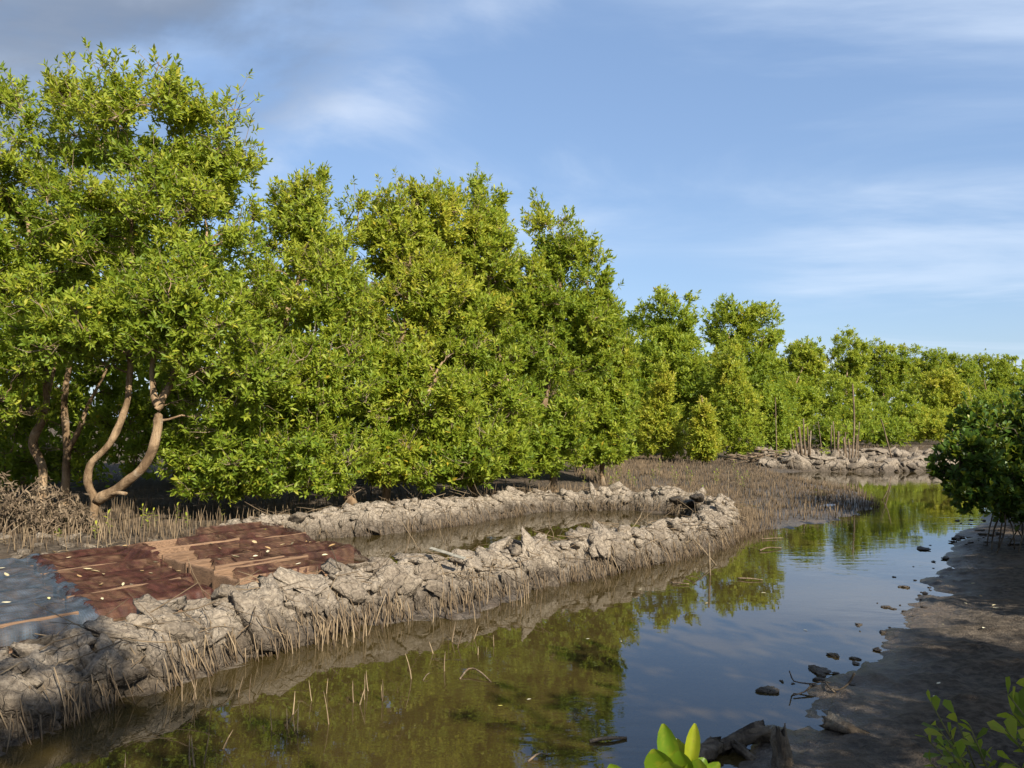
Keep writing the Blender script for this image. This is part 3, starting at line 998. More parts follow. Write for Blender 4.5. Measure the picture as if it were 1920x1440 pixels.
# next
b = ground_at(722, 14.0)
tA = np.concatenate([[b], poly([(728, 870, 13.9), (732, 820, 13.8), (728, 780, 13.8), (748, 690, 14.0), (765, 560, 14.4), (775, 430, 14.9)])])
tB = poly([(730, 810, 13.8), (760, 775, 13.7), (790, 740, 13.7), (830, 680, 14)])
tree('mangrove_tree', 'yellow-topped mangrove with an upright slender trunk above the dike', 'tree', b, [(tA, 0.075, 0.018), (tB, 0.05, 0.015)],
     ell_list([(775, 435, 15.4, 95, 100), (835, 430, 15.5, 70, 90), (720, 450, 15.0, 60, 90), (770, 580, 14.7, 130, 120), (700, 720, 13.8, 100, 90), (800, 740, 14.0, 110, 90), (730, 850, 13.4, 70, 55), (690, 885, 13.3, 60, 28), (790, 888, 13.6, 80, 30)]), 230, 27, 10, 0.118, 25, 0.68, clr=0.33, detail=1, tmpl=LEAF4, group=LG)
b = ground_at(905, 14.8)
tA = np.concatenate([[b], poly([(850, 850, 14.5), (795, 822, 14.3), (782, 800, 14.3), (800, 740, 14.6), (860, 620, 15.3), (900, 470, 16.0)])])
tB = poly([(905, 890, 14.8), (945, 790, 15.2), (965, 760, 15.4), (930, 640, 15.8), (905, 450, 16.2)])
tree('mangrove_tree', 'mangrove with a narrow pointed top and low bright skirt over the dike', 'tree', b, [(tA, 0.075, 0.018), (tB, 0.06, 0.015)],
     ell_list([(908, 400, 16.4, 45, 75), (900, 500, 16.2, 80, 110), (890, 640, 15.6, 100, 120), (900, 770, 15.0, 110, 90), (850, 850, 14.0, 130, 60), (920, 860, 14.4, 80, 55)]), 230, 27, 10, 0.118, 26, 0.58, clr=0.33, detail=1, tmpl=LEAF4, group=LG)
b = ground_at(1040, 17.0)
tA = np.concatenate([[b], poly([(1035, 850, 17), (1020, 780, 17), (1035, 680, 17), (1050, 560, 17.2), (1040, 450, 17.4)])])
tree('mangrove_tree', 'fresh green domed mangrove at the outer end of the tall row', 'tree', b, [(tA, 0.085, 0.018)],
     ell_list([(1025, 450, 17.6, 60, 75), (1080, 520, 17.5, 75, 85), (1050, 600, 17.2, 108, 100), (1020, 720, 16.8, 110, 105), (1050, 820, 16.4, 65, 70), (1000, 840, 16.2, 60, 50), (1050, 862, 16.6, 75, 32), (985, 872, 15.9, 60, 30), (985, 560, 17.2, 60, 90), (1115, 620, 17.4, 50, 90)]), 240, 27, 10, 0.122, 27, 0.50, clr=0.34, detail=1, tmpl=LEAF4, group=LG)
b = ground_at(1130, 19.5)
tA = np.concatenate([[b], poly([(1128, 800, 19.5), (1125, 700, 19.5), (1130, 620, 19.6)])])
tree('mangrove_tree', 'lower leafy mangrove at the corner of the row by the root-studded mudflat', 'tree', b, [(tA, 0.06, 0.015)],
     ell_list([(1125, 680, 19.8, 62, 85), (1110, 780, 19.4, 70, 80), (1150, 740, 19.8, 42, 90), (1120, 838, 19.3, 70, 38)]), 160, 27, 10, 0.132, 28, 0.58, clr=0.36, detail=1, tmpl=LEAF4, group=LG)
# second row, seen through the gaps of the first
for i, (px, Y, e, lb) in enumerate([(40, 17.5, [(0, 560, 17.5, 230, 170), (100, 780, 16.8, 240, 110)], 'dim mangrove deep behind the left-edge tree'),
                                    (330, 18.5, [(300, 560, 18.5, 190, 150), (360, 760, 17.5, 220, 110)], 'dim mangrove deep behind the forked trunk'),
                                    (600, 19.5, [(610, 600, 19.5, 190, 150), (600, 790, 18.5, 200, 90)], 'dim mangrove deep behind the leaning trunk'),
                                    (820, 21.5, [(830, 610, 21.5, 170, 130), (820, 780, 20.5, 180, 85)], 'dim mangrove deep behind the upright slender trunk'),
                                    (1020, 24.0, [(1010, 640, 24, 130, 120), (1040, 780, 23, 140, 70)], 'dim mangrove deep behind the domed end tree')]):
    b = ground_at(px, Y)
    tA = np.concatenate([[b], poly([(px + 10, 800, Y), (px - 15, 680, Y), (px + 5, 560, Y)])])
    tree('mangrove_tree', lb, 'tree', b, [(tA, 0.09, 0.02)], ell_list(e), 100, 18, 7, 0.22, 40 + i, 0.38, detail=0, group='mangroves behind the first row', clr=0.55)

FG = 'mangroves across the mudflat'
for i, (px, Y, e, tone, lb) in enumerate([
    (1250, 36, [(1255, 605, 36.5, 72, 72), (1240, 690, 36, 82, 90), (1290, 720, 35.5, 75, 90), (1215, 770, 35, 60, 80)], 0.44, 'round dark mangrove just past the tall row'),
    (1395, 39, [(1365, 625, 39.5, 45, 70), (1425, 630, 39.5, 42, 78), (1400, 720, 38.5, 78, 80), (1440, 780, 38, 50, 65)], 0.47, 'twin-domed mangrove beyond the pale shrubs'),
    (1240, 31, [(1240, 712, 31, 22, 42), (1238, 770, 31, 42, 48), (1242, 820, 31, 58, 42)], 0.84, 'yellow conical mangrove shrub at the edge of the mudflat'),
    (1318, 29.5, [(1318, 785, 29.5, 22, 38), (1318, 830, 29.5, 32, 36)], 0.82, 'small yellow sapling on a thin stem in the mudflat'),
    (1375, 33, [(1365, 690, 33.5, 34, 58), (1380, 760, 33, 52, 60), (1400, 820, 32, 62, 38)], 0.66, 'pale green mangrove shrub between the yellow shrub and stakes'),
    (1490, 45, [(1505, 690, 46, 42, 55), (1480, 760, 44, 58, 60), (1460, 810, 40, 50, 40)], 0.55, 'mangrove rising behind the tall thin pole'),
    (1590, 52, [(1590, 680, 53, 42, 62), (1575, 750, 50, 60, 55), (1620, 790, 47, 60, 40), (1560, 812, 42, 60, 28)], 0.55, 'mangrove with a high rounded top above the stakes'),
    (1660, 56, [(1650, 695, 57, 38, 62), (1690, 700, 57, 36, 68), (1680, 775, 52, 60, 48), (1660, 810, 44, 60, 26)], 0.50, 'darker bushy mangrove right of the high round top'),
    (1750, 64, [(1745, 705, 66, 38, 55), (1790, 712, 66, 40, 55)], 0.42, 'dark flat-topped mangrove in the far row'),
    (1765, 54, [(1765, 745, 54, 52, 55), (1740, 790, 52, 50, 35), (1740, 805, 48, 60, 24)], 0.78, 'yellow-green mangrove in front of the far dark row'),
    (1855, 66, [(1845, 712, 68, 40, 55), (1885, 715, 68, 35, 60), (1850, 775, 60, 80, 45)], 0.46, 'far mangrove above the dark overhanging bush'),
    (1925, 72, [(1925, 735, 72, 45, 55), (1990, 730, 72, 60, 55), (1950, 780, 66, 90, 40)], 0.42, 'last far mangrove at the right edge of the picture'),
    (1140, 44, [(1150, 660, 44, 90, 80), (1130, 770, 43, 100, 70)], 0.36, 'dark mangrove in the gap between near and far rows'),
]):
    b = ground_at(px, Y)
    tA = np.concatenate([[b], poly([(px + 3, 790, Y), (px - 4, 740, Y), (e[0][0], e[0][1], Y)])])
    big = Y > 34
    tree('mangrove_tree' if big or i == 4 else 'mangrove_shrub', lb, 'tree' if big else 'shrub', b, [(tA, 0.12 if big else 0.045, 0.02)], ell_list(e), (200 if big else 60 if i in (2, 3) else 100), 24, 7, 0.22 if big else 0.17, 60 + i, tone, detail=0,
         group=FG, clr=0.52 if big else 0.46, zmin=0.1, shell=(0.35, 0.97), up=0.8)

# woodland closing the view behind the separate trees
def woodland():
    rs = np.random.RandomState(99)
    line = np.array([(-30, 14), (-16, 17), (-8, 20), (0, 27), (6, 42), (14, 58), (30, 84), (60, 92), (95, 80)], float)
    c = resample(line, 0.25)
    n = 42000
    wg = 1 / np.hypot(c[:, 0], c[:, 1])
    i = rs.choice(len(c), n, p=wg / wg.sum())
    d = np.hypot(c[i, 0], c[i, 1])
    top = 3.6 + 0.045 * d + 0.7 * vnoise(np.stack([c[i, 0] * 0.35, c[i, 1] * 0.35, i * 0], 1), 4)
    z = 0.1 + rs.rand(n) ** 0.8 * top
    pos = np.stack([c[i, 0] + rs.normal(0, 0.9, n), c[i, 1] + rs.normal(0, 0.9, n), z], 1)
    dr = unit(rs.normal(size=(n, 3)) + np.array([0, -0.3, 0.5]))
    nr = unit(np.cross(dr, rs.normal(size=(n, 3))))
    ln = rs.uniform(0.2, 0.34, n) * (0.45 + d / 45)
    v, f = leaves_mesh(pos, dr, nr, ln, ln * 0.5, LEAF4, LEAF4F)
    o = mk('woodland', v, [f], M['leaf'], None, None, np.repeat(np.clip(rs.normal(0.42, 0.15, n), 0, 0.9), 4), False, 'stuff')
    o['label'] = 'continuous mangrove wood closing the view behind the separate trees'
    o['category'] = 'woodland'


woodland()

# ------------------------------------------------------------------ overhanging bush on the far side of the shaded bank
b = g0(6.7, 10.0)
tA = np.concatenate([[b], poly([(1925, 930, 10.0), (1900, 880, 10.0), (1880, 800, 10.1)])])
tB = poly([(1925, 935, 10.0), (1860, 915, 9.7), (1800, 880, 9.6)])
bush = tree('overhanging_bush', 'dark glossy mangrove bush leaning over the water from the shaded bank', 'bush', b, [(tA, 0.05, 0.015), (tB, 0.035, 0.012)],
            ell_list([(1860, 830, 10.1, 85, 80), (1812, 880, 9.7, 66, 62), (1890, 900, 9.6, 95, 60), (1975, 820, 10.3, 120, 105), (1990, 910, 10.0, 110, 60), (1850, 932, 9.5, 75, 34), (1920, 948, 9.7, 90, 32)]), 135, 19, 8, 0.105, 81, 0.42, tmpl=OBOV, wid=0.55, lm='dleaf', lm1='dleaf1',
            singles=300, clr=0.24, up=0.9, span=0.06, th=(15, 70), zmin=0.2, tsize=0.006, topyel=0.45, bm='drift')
rs = np.random.RandomState(82)
roots = []
for k in range(12):
    a0 = at(rs.uniform(1870, 1970), rs.uniform(925, 955), rs.uniform(9.5, 10.3))
    e0 = a0 + np.array([rs.normal(0, 0.22), rs.normal(0, 0.25), 0])
    e0[2] = gz(e0[0], e0[1]) - 0.03
    t = np.linspace(0, 1, 7)[:, None]
    m0 = (a0 + e0) / 2 + np.array([rs.normal(0, 0.15), rs.normal(0, 0.15), 0.12])
    roots.append((1 - t) ** 2 * a0 + 2 * t * (1 - t) * m0 + t ** 2 * e0)
for r_ in roots:
    v, f = tubes(r_[None] - b, np.linspace(0.010, 0.008, 7)[None], 6)
    mk('prop_root', v, f, M['drift'], bush)

# trees on the bank behind the viewer, whose shade falls on the near bank
for i, (x, y, hh, r, lb) in enumerate([(10.0, 11.2, 4.8, 1.6, 'bank mangrove beyond the overhanging bush'), (9.3, 6.9, 4.8, 1.6, 'bank mangrove beside the overhanging bush'), (8.0, 4.3, 5.2, 1.6, 'bank mangrove beside the shaded mud'),
                                       (4.9, -0.5, 5.4, 1.95, 'bank mangrove behind the shaded mud'), (2.0, -3.7, 7.2, 1.6, 'bank mangrove behind the near water'), (7.4, -2.2, 6.6, 1.9, 'bank mangrove farthest behind the shaded mud')]):
    b = g0(x, y)
    c = np.array([x, y, hh * 0.62])
    tA = np.array([b, [x + 0.1, y, hh * 0.25], [x - 0.1, y + 0.1, hh * 0.5], [x, y, hh * 0.8]])
    tree('mangrove_tree', lb, 'tree', b, [(tA, 0.09, 0.02)], [(c + np.array([0.3, 0, hh * 0.12]), np.array([r, r, hh * 0.27])), (c - np.array([0.5, 0.2, hh * 0.16]), np.array([r * 0.9, r, hh * 0.24]))],
         90, 17, 7, 0.20, 90 + i, 0.4, detail=0, group='mangroves on the viewer side bank', clr=0.55)

# ------------------------------------------------------------------ breathing roots
def root_mesh(seed):
    rs = np.random.RandomState(seed)
    t = np.linspace(0, 1, 6)
    P = np.stack([0.016 * np.sin(t * rs.uniform(2, 5)) * t, 0.016 * np.sin(t * rs.uniform(2, 5) + 1) * t, t * 1.15 - 0.15], 1)
    v, f = tubes(P[None], (np.array([1.25, 1.05, 1.0, 0.85, 0.65, 0.22]) * 0.0055)[None], 6)
    return new_mesh('breathing_root', v, f, M['root1'])


RM = [root_mesh(500 + i) for i in range(6)]


def breathing_root(x, y, h, lean, label, group, rs):
    o = link('breathing_root', RM[rs.randint(6)])
    tag(o, label, 'root', group)
    o.location = (x, y, max(gz(x, y), -0.10))
    k = 1.0
    hh = h + max(0, -o.location.z)
    k = rs.uniform(0.6, 1.0)
    o.scale = (k, k, hh)
    o.rotation_euler = (rs.normal(0, lean), rs.normal(0, lean), rs.uniform(0, 6.28))
    return o


rs = np.random.RandomState(70)
for px, py, hp in [(508, 1368, 42), (532, 1352, 34), (541, 1366, 40), (545, 1340, 40), (560, 1375, 52), (592, 1315, 38), (606, 1300, 28), (619, 1360, 60), (664, 1322, 34), (668, 1318, 40), (684, 1312, 46), (697, 1295, 36), (711, 1314, 40), (716, 1312, 34),
                   (772, 1270, 52), (362, 1432, 55), (371, 1436, 62), (379, 1434, 55), (408, 1405, 40), (236, 1440, 26), (812, 1225, 22), (836, 1258, 34), (884, 1198, 26), (846, 1205, 36), (855, 1215, 30), (925, 1210, 20), (898, 1228, 14)]:
    p = gp(px, py)
    breathing_root(p[0], p[1], hp / F * p[1] * 1.05, 0.14, 'thin pale breathing root standing alone in the open brown water', 'breathing roots in the open water', rs)

# the mass on the mudflat, on the forest floor and at the foot of the dike
cand = []
n = 24000
ys = 12.3 * (36.0 / 12.3) ** rs.rand(n)
xs = rs.uniform(1.5, 9.2, n)
sd = sdist(np.stack([xs, ys], 1), FLAT)
ok = (sd > -0.25) & (sdist(np.stack([xs, ys], 1), POOL) < -0.1)
cand.append(np.stack([xs[ok], ys[ok], np.full(ok.sum(), 0)], 1))
n = 12000
xs = rs.uniform(-9, 3, n)
ys = rs.uniform(10.0, 17, n)
line = np.interp(xs, [-9, -4.6, -3.6, -2.1, -0.55, 0.4, 2.0, 3.0], [10.6, 10.4, 11.4, 12.4, 14.0, 15.2, 15.6, 16.1])
ok = (ys > line) & (ys < line + rs.exponential(1.4, n) + 0.2)
cand.append(np.stack([xs[ok], ys[ok], np.full(ok.sum(), 1)], 1))
n = 2600
xs, ys = rs.uniform(13, 27, n), rs.uniform(36.0, 44.0, n)
cand.append(np.stack([xs, ys, np.full(n, 0)], 1))
n = 420
xs, ys = rs.uniform(-7.2, -3.7, n), rs.uniform(8.9, 10.6, n)
ok = (xs + 0.9 * (10.6 - ys) < -3.6)
cand.append(np.stack([xs[ok], ys[ok], np.full(ok.sum(), 1)], 1))
dn = unit(np.gradient(dc, axis=0))
outn = np.stack([dn[:, 1], -dn[:, 0]], 1)
n = 1900
ii = rs.randint(int(len(dc) * 0.17), int(len(dc) * 0.60), n)
off = 0.42 + np.abs(rs.normal(0, 0.22, n))
q = dc[ii] + outn[ii] * off[:, None]
dens = vnoise(np.concatenate([q * 1.3, np.zeros((n, 1))], 1), 77)
far_ = np.clip((q[:, 1] - 6.2) / 2.5, 0, 1)
ok = dens + far_ * 0.9 - 0.35 > rs.uniform(-0.6, 0.6, n)
cand.append(np.concatenate([q[ok], np.full((ok.sum(), 1), 2)], 1))
cand = np.concatenate(cand)
gzv = ground_h(cand[:, 0], cand[:, 1])
patch = vnoise(np.stack([cand[:, 0] * 0.8, cand[:, 1] * 0.8, cand[:, 2]], 1), 55)
keep = (rs.rand(len(cand)) < 0.80 + 0.55 * patch) & (gzv > -0.17)
cand, gzv = cand[keep], gzv[keep]
hh = np.where(cand[:, 2] == 1, rs.uniform(0.10, 0.30, len(cand)), rs.uniform(0.07, 0.19, len(cand)))
vis = (np.abs(cand[:, 0] / cand[:, 1] * F) < 955)
order = np.argsort(-(hh / cand[:, 1]) * vis)
GN = {0: ('brown breathing root among many on the open mudflat', 'breathing roots on the mudflat'), 1: ('tan breathing root on the dim forest floor under the mangroves', 'breathing roots under the trees'),
      2: ('tan breathing root standing at the watery foot of the looping dike', 'breathing roots at the foot of the dike')}
for k in order[:270]:
    lb, gr = GN[int(cand[k, 2])]
    breathing_root(cand[k, 0], cand[k, 1], hh[k], 0.10, lb, gr, rs)
rest = order[270:]
P0 = np.stack([cand[rest, 0], cand[rest, 1], gzv[rest] - 0.02], 1)
D = unit(np.array([0, 0, 1.0]) + rs.normal(0, 0.10, (len(rest), 3)) * np.array([1, 1, 0]))
paths = stick_paths(P0, D, hh[rest] + 0.02, 0.05, rs, 3)
wide = 0.0048 + 0.00022 * np.clip(cand[rest, 1] - 12, 0, 25)
v, f = tubes(paths, wide[:, None] * np.array([[1.1, 1.0, 0.45]]), 3)
tn = np.clip(rs.normal(0.34, 0.2, len(rest)) + np.where(cand[rest, 2] == 1, 0.12, 0) - 0.12 * (cand[rest, 0] > 5.2), 0, 1)
ro = mk('breathing_roots', v, f, M['root'], None, None, np.repeat(tn, 9), True, 'stuff')
ro['label'] = 'dense carpet of brown breathing roots over mudflat and forest floor'
ro['category'] = 'roots'

# ------------------------------------------------------------------ plank trays under netting
UX = unit(np.array([0.64, 0.77, 0.0]))
VX = np.array([-UX[1], UX[0], 0.0])
O0 = np.array([-2.30, 6.52, 0.0])
ROW = 0.56
TOP, BOT = 0.385, 0.08


def plank_mesh(seed):
    rs = np.random.RandomState(seed)
    b = 0.035
    V = []
    xs = np.linspace(-0.5, 0.5, 7)
    warp = rs.normal(0, 0.03, 7)
    for i, x in enumerate(xs):
        for (yy, zz) in ((-0.5, -0.5 + b), (-0.5, 0.5 - b), (-0.5 + 0.15, 0.5), (0.5 - 0.15, 0.5), (0.5, 0.5 - b), (0.5, -0.5 + b), (0.35, -0.5), (-0.35, -0.5)):
            V.append((x, yy + warp[i] * 2.2, zz + warp[(i + 3) % 7] * 0.6))
    ii = np.arange(56).reshape(7, 8)
    q = np.stack([ii[:-1], ii[1:], np.roll(ii[1:], -1, 1), np.roll(ii[:-1], -1, 1)], -1).reshape(-1, 4)
    return new_mesh('plank', V, [q, ii[:1, :], ii[-1:, ::-1]], M['wood'], None, False)


PL = [plank_mesh(700 + i) for i in range(5)]
NET_PTS = []


def plank(parent, base, c, along, length, height, thick, rs):
    o = link('plank', PL[rs.randint(5)], parent)
    X = along
    Z = unit(np.array([0, 0, 1]) + rs.normal(0, 0.03, 3))
    Y = unit(np.cross(Z, X))
    basis(o, X, Y, np.cross(X, Y), c - base, (length, thick, height))
    return o


TRAYS = []


def tray(u0, length, row, wid, label, group, rs, top=TOP, div=1, shift=0.0):
    org = O0 + UX * (u0 + 0.115 * row + shift) + VX * (ROW * row)
    base = org + UX * length / 2 + VX * wid / 2
    base[2] = BOT - 0.03
    t = thing('plank_tray', label, 'plank tray', base, group)
    hgt = top - BOT
    th = 0.028
    zc = np.array([0, 0, BOT + hgt / 2])
    for v0 in (0, wid):
        plank(t, base, org + UX * length / 2 + VX * v0 + zc + np.array([0, 0, rs.normal(0, 0.008)]), UX, length, hgt * rs.uniform(0.92, 1.04), th, rs)
    for uu in [0.02, length - 0.02] + [length * (k + 1) / (div + 1) for k in range(div)]:
        plank(t, base, org + UX * uu + VX * wid / 2 + zc - np.array([0, 0, 0.012]), VX, wid - 0.03, hgt * 0.9, th, rs)
    TRAYS.append((org, length, wid, top))
    return t


rs = np.random.RandomState(33)
ORD = ['first', 'second', 'third', 'fourth', 'fifth']
tray(0.0, 0.98, 0, 0.42, 'open plank tray nearest the dike crest, bright front board showing', 'plank trays under red netting', rs)
tray(-0.02, 0.72, 1, 0.46, 'plank tray second from the dike, nearer half of its row', 'plank trays under red netting', rs, div=0)
tray(0.74, 0.80, 1, 0.46, 'plank tray second from the dike, beside the inner pool', 'plank trays under red netting', rs, div=0, top=TOP + 0.01)
tray(-0.12, 0.74, 2, 0.46, 'plank tray third from the dike, at the dark gap', 'plank trays under red netting', rs, div=0)
tray(0.66, 0.74, 2, 0.46, 'plank tray third from the dike, inner pool end', 'plank trays under red netting', rs, div=0, top=TOP - 0.02)
tray(-0.30, 0.95, 3, 0.50, 'tall plank tray with a bare sunlit inner board at the back', 'plank trays under red netting', rs, top=TOP + 0.05, div=0)
tray(0.66, 0.85, 3, 0.46, 'plank tray fourth from the dike under gathered red net', 'plank trays under red netting', rs, div=1, top=TOP + 0.03)
tray(0.62, 0.85, 4, 0.50, 'rearmost plank tray by the far bank', 'plank trays under red netting', rs, div=0, top=TOP + 0.05)
for k in range(5):
    tray(-1.16, 0.90, k, 0.50, '%s plank tray from the dike under the flat red net' % ORD[k], 'plank trays under the flat red net', rs, div=0, top=TOP - 0.04, shift=0.02 * (k % 2))
for k in range(5):
    tray(-2.55, 1.28, k, 0.50, '%s plank tray from the dike under the blue net' % ORD[k], 'plank trays under the blue net', rs, div=1, top=TOP - 0.05)


def net(name, label, u0, u1, v0, v1, mat, seed, ztop, sag, group=None, ragged=0.02, hang=0.0):
    """sheet pulled over the trays: rests on the boards, sags between them"""
    rs = np.random.RandomState(seed)
    nu, nv = int((u1 - u0) / 0.022) + 2, int((v1 - v0) / 0.022) + 2
    uu, vv = np.meshgrid(np.linspace(0, 1, nu), np.linspace(0, 1, nv), indexing='ij')
    v = v0 + (v1 - v0) * vv
    sh = 0.115 / ROW
    edge0 = ragged * fbm(np.stack([v.ravel() * 9, v.ravel() * 0, v.ravel() * 0], 1), 3, seed).reshape(v.shape)
    u = (u0 + edge0) + (u1 - u0) * uu + sh * v
    p = O0 + UX * u[..., None] + VX * v[..., None]
    z = np.full(u.shape, -1.0)
    for org, ln, wd, tp in TRAYS:
        a = (p - org) @ UX
        bq = (p - org) @ VX
        inside = np.clip(1 - np.maximum(np.maximum(-a, a - ln), 0) / 0.10, 0, 1) * np.clip(1 - np.maximum(np.maximum(-bq, bq - wd), 0) / 0.10, 0, 1)
        dd = np.minimum(np.minimum(np.abs(a), np.abs(a - ln)), np.minimum(np.abs(bq), np.abs(bq - wd)))
        zz = tp - sag * np.clip(dd / 0.22, 0, 1) ** 1.2
        z = np.maximum(z, np.where(inside > 0, zz * inside + (tp - 0.13) * (1 - inside), -1))
    z = np.maximum(z, ztop - 0.13)
    k = np.ones(5) / 5
    z = np.apply_along_axis(lambda m: np.convolve(np.pad(m, 2, 'edge'), k, 'valid'), 0, z)
    z = np.apply_along_axis(lambda m: np.convolve(np.pad(m, 2, 'edge'), k, 'valid'), 1, z)
    q = np.stack([u.ravel() * 1.2, v.ravel() * 7, u.ravel() * 0], 1)
    z = z + 0.024 + 0.010 * fbm(q, 3, seed + 2).reshape(u.shape) + 0.012 * np.maximum(0, fbm(np.stack([u.ravel() * 5 + v.ravel() * 3, v.ravel() * 2, u.ravel() * 0], 1), 2, seed + 6)).reshape(u.shape)
    P = p.copy()
    P[..., 2] = z
    ii = np.arange(u.size).reshape(u.shape)
    qd = np.stack([ii[:-1, :-1], ii[1:, :-1], ii[1:, 1:], ii[:-1, 1:]], -1).reshape(-1, 4)
    # frayed rim
    for e, amp in ((0, 0.030), (1, 0.012)):
        P[e] += UX * rs.uniform(-amp, amp, (nv, 1)) - np.array([0, 0, 0.03 * (1 - e)])
        P[-1 - e] += UX * rs.uniform(-amp, amp, (nv, 1)) - np.array([0, 0, 0.03 * (1 - e)])
        P[:, e] += VX * rs.uniform(-amp, amp, (nu, 1)) - np.array([0, 0, 0.05 * (1 - e)])
        P[:, -1 - e] += VX * rs.uniform(-amp, amp, (nu, 1))
    o = mk(name, P, [qd], mat)
    return tag(o, label, 'net', group), P


N1, P1 = net('shade_net', 'maroon netting loosely draped over the open plank trays', 0.10, 1.62, -0.02, 2.72, M['sheernet'], 51, TOP, 0.14)
N2, P2 = net('shade_net', 'flat maroon net stretched over trays next to the blue net', -1.22, -0.22, -0.06, 2.78, M['rednet'], 52, TOP - 0.03, 0.07)
N3, P3 = net('shade_net', 'ragged blue-grey net over the trays at the left edge', -2.65, -1.14, -0.08, 2.80, M['bluenet'], 53, TOP - 0.02, 0.06)

# fallen leaves lying on the nets
FL = []
for k in range(4):
    tm = LEAF7.copy()
    tm[:, 2] += 0.16 * (tm[:, 0] - 0.5) ** 2 * (k + 1) + 0.10 * np.abs(tm[:, 1]) * (k % 2)
    FL.append(new_mesh('fallen_leaf', tm - np.array([0.5, 0, 0]), [LEAF7F], M['fallen1']))
for nm, PP, cnt in (('the loose maroon netting', P1, 26), ('the flat maroon net', P2, 18), ('the blue-grey net', P3, 22)):
    for k in range(cnt):
        i, j = rs.randint(3, PP.shape[0] - 3), rs.randint(3, PP.shape[1] - 3)
        o = link('fallen_leaf', FL[rs.randint(4)])
        tag(o, 'small pale fallen leaf lying on ' + nm, 'fallen leaf', 'fallen leaves on ' + nm)
        o.location = tuple(PP[i, j] + np.array([0, 0, 0.012]))
        s = rs.uniform(0.045, 0.085)
        o.scale = (s, s * 0.5, s)
        o.rotation_euler = (rs.normal(0, 0.25), rs.normal(0, 0.25), rs.uniform(0, 6.28))

# ------------------------------------------------------------------ dead brush heap
def dead_brush():
    rs = np.random.RandomState(61)
    c0 = ground_at(70, 10.9)
    root = thing('dead_brush', 'heap of cut branches with withered brown leaves left of the forked tree', 'brush heap', c0)
    cs = ell_list([(30, 930, 10.9, 95, 55, 0.5), (95, 950, 10.8, 70, 55, 0.5), (130, 985, 10.7, 50, 30, 0.35), (-60, 940, 11, 110, 70, 0.6)])
    N = 130
    k = rs.randint(0, len(cs), N)
    C = np.array([cs[i][0] for i in k])
    Rr = np.array([cs[i][1] for i in k])
    tip = C + Rr * unit(rs.normal(size=(N, 3))) * rs.uniform(0.55, 1.0, (N, 1))
    tip[:, 2] = np.maximum(tip[:, 2], c0[2] + 0.1)
    st = np.stack([C[:, 0] + rs.normal(0, 0.25, N), C[:, 1] + rs.normal(0, 0.2, N), np.full(N, c0[2] + 0.04)], 1)
    t = np.linspace(0, 1, 6)[None, :, None]
    mid = (st + tip) / 2 + rs.normal(0, 0.16, (N, 3)) + np.array([0, 0, 0.15])
    paths = (1 - t) ** 2 * st[:, None] + 2 * t * (1 - t) * mid[:, None] + t ** 2 * tip[:, None]
    for q in range(N):
        v, f = tubes(paths[q:q + 1] - c0, np.linspace(rs.uniform(0.006, 0.014), 0.003, 6)[None], 5)
        mk('branch', v, f, M['stake'], root)
    n = 3000
    j = rs.randint(0, N, n)
    tt = rs.randint(2, 6, n)
    pos = paths[j, tt] + rs.normal(0, 0.045, (n, 3))
    d = unit(rs.normal(0, 0.6, (n, 3)) + np.array([0, -0.1, -0.75]))
    nr = unit(np.cross(d, rs.normal(size=(n, 3))))
    ln = rs.uniform(0.05, 0.10, n)
    wd = ln * rs.uniform(0.28, 0.45, n)
    tm = LEAF7.copy()
    tm[:, 2] = 0.35 * np.abs(tm[:, 1]) - 0.35 * (tm[:, 0]) ** 2 * 0.6
    tn = np.clip(rs.normal(0.55, 0.25, n), 0, 1)
    big = np.argsort(-(ln / pos[:, 1]) * (pos[:, 0] / pos[:, 1] * F > -955))
    me = new_mesh('leaf', tm, [LEAF7F], M['dead1'])
    for i in big[:300]:
        o = link('leaf', me, root)
        basis(o, d[i], np.cross(nr[i], d[i]), nr[i], pos[i] - c0, (ln[i], wd[i], ln[i]))
    s_ = big[300:]
    v, f = leaves_mesh(pos[s_], d[s_], nr[s_], ln[s_], wd[s_], tm, LEAF7F)
    mk('withered_leaves', v, [f], M['dead'], root, c0, np.repeat(tn[s_], 7), True, 'stuff')


dead_brush()

# small saplings with a few leaves along the shaded foot of the bank and in the mudflat
def sapling(x, y, h, nl, L, label, group, seed, lm1='leaf1', z=None):
    rs = np.random.RandomState(seed)
    b = np.array([x, y, (gz(x, y) if z is None else z) - 0.02])
    root = thing('sapling', label, 'sapling', b, group)
    t = np.linspace(0, 1, 6)
    stem = np.stack([0.05 * h * np.sin(t * 3 + seed), 0.05 * h * np.cos(t * 2 + seed), t * h], 1)
    v, f = tubes(stem[None], np.linspace(0.006, 0.003, 6)[None], 5)
    mk('stem', v, f, M['stem'], root)
    me = new_mesh('leaf', LEAF7, [LEAF7F], M[lm1])
    for k in range(nl):
        tt = 0.35 + 0.65 * (k + 1) / nl
        p = np.array([np.interp(tt, t, stem[:, a]) for a in range(3)])
        az = k * 2.4 + rs.normal(0, 0.3)
        d = unit(np.array([math.cos(az), math.sin(az), 0.3 + 1.2 * (tt > 0.93) + rs.normal(0, 0.2)]))
        nr = np.array([0, 0, 1.0]) - d[2] * d
        nr = unit(nr)
        l_ = L * rs.uniform(0.7, 1.1)
        o = link('leaf', me, root)
        basis(o, d, np.cross(nr, d), nr, p, (l_, l_ * 0.42, l_))
    return root


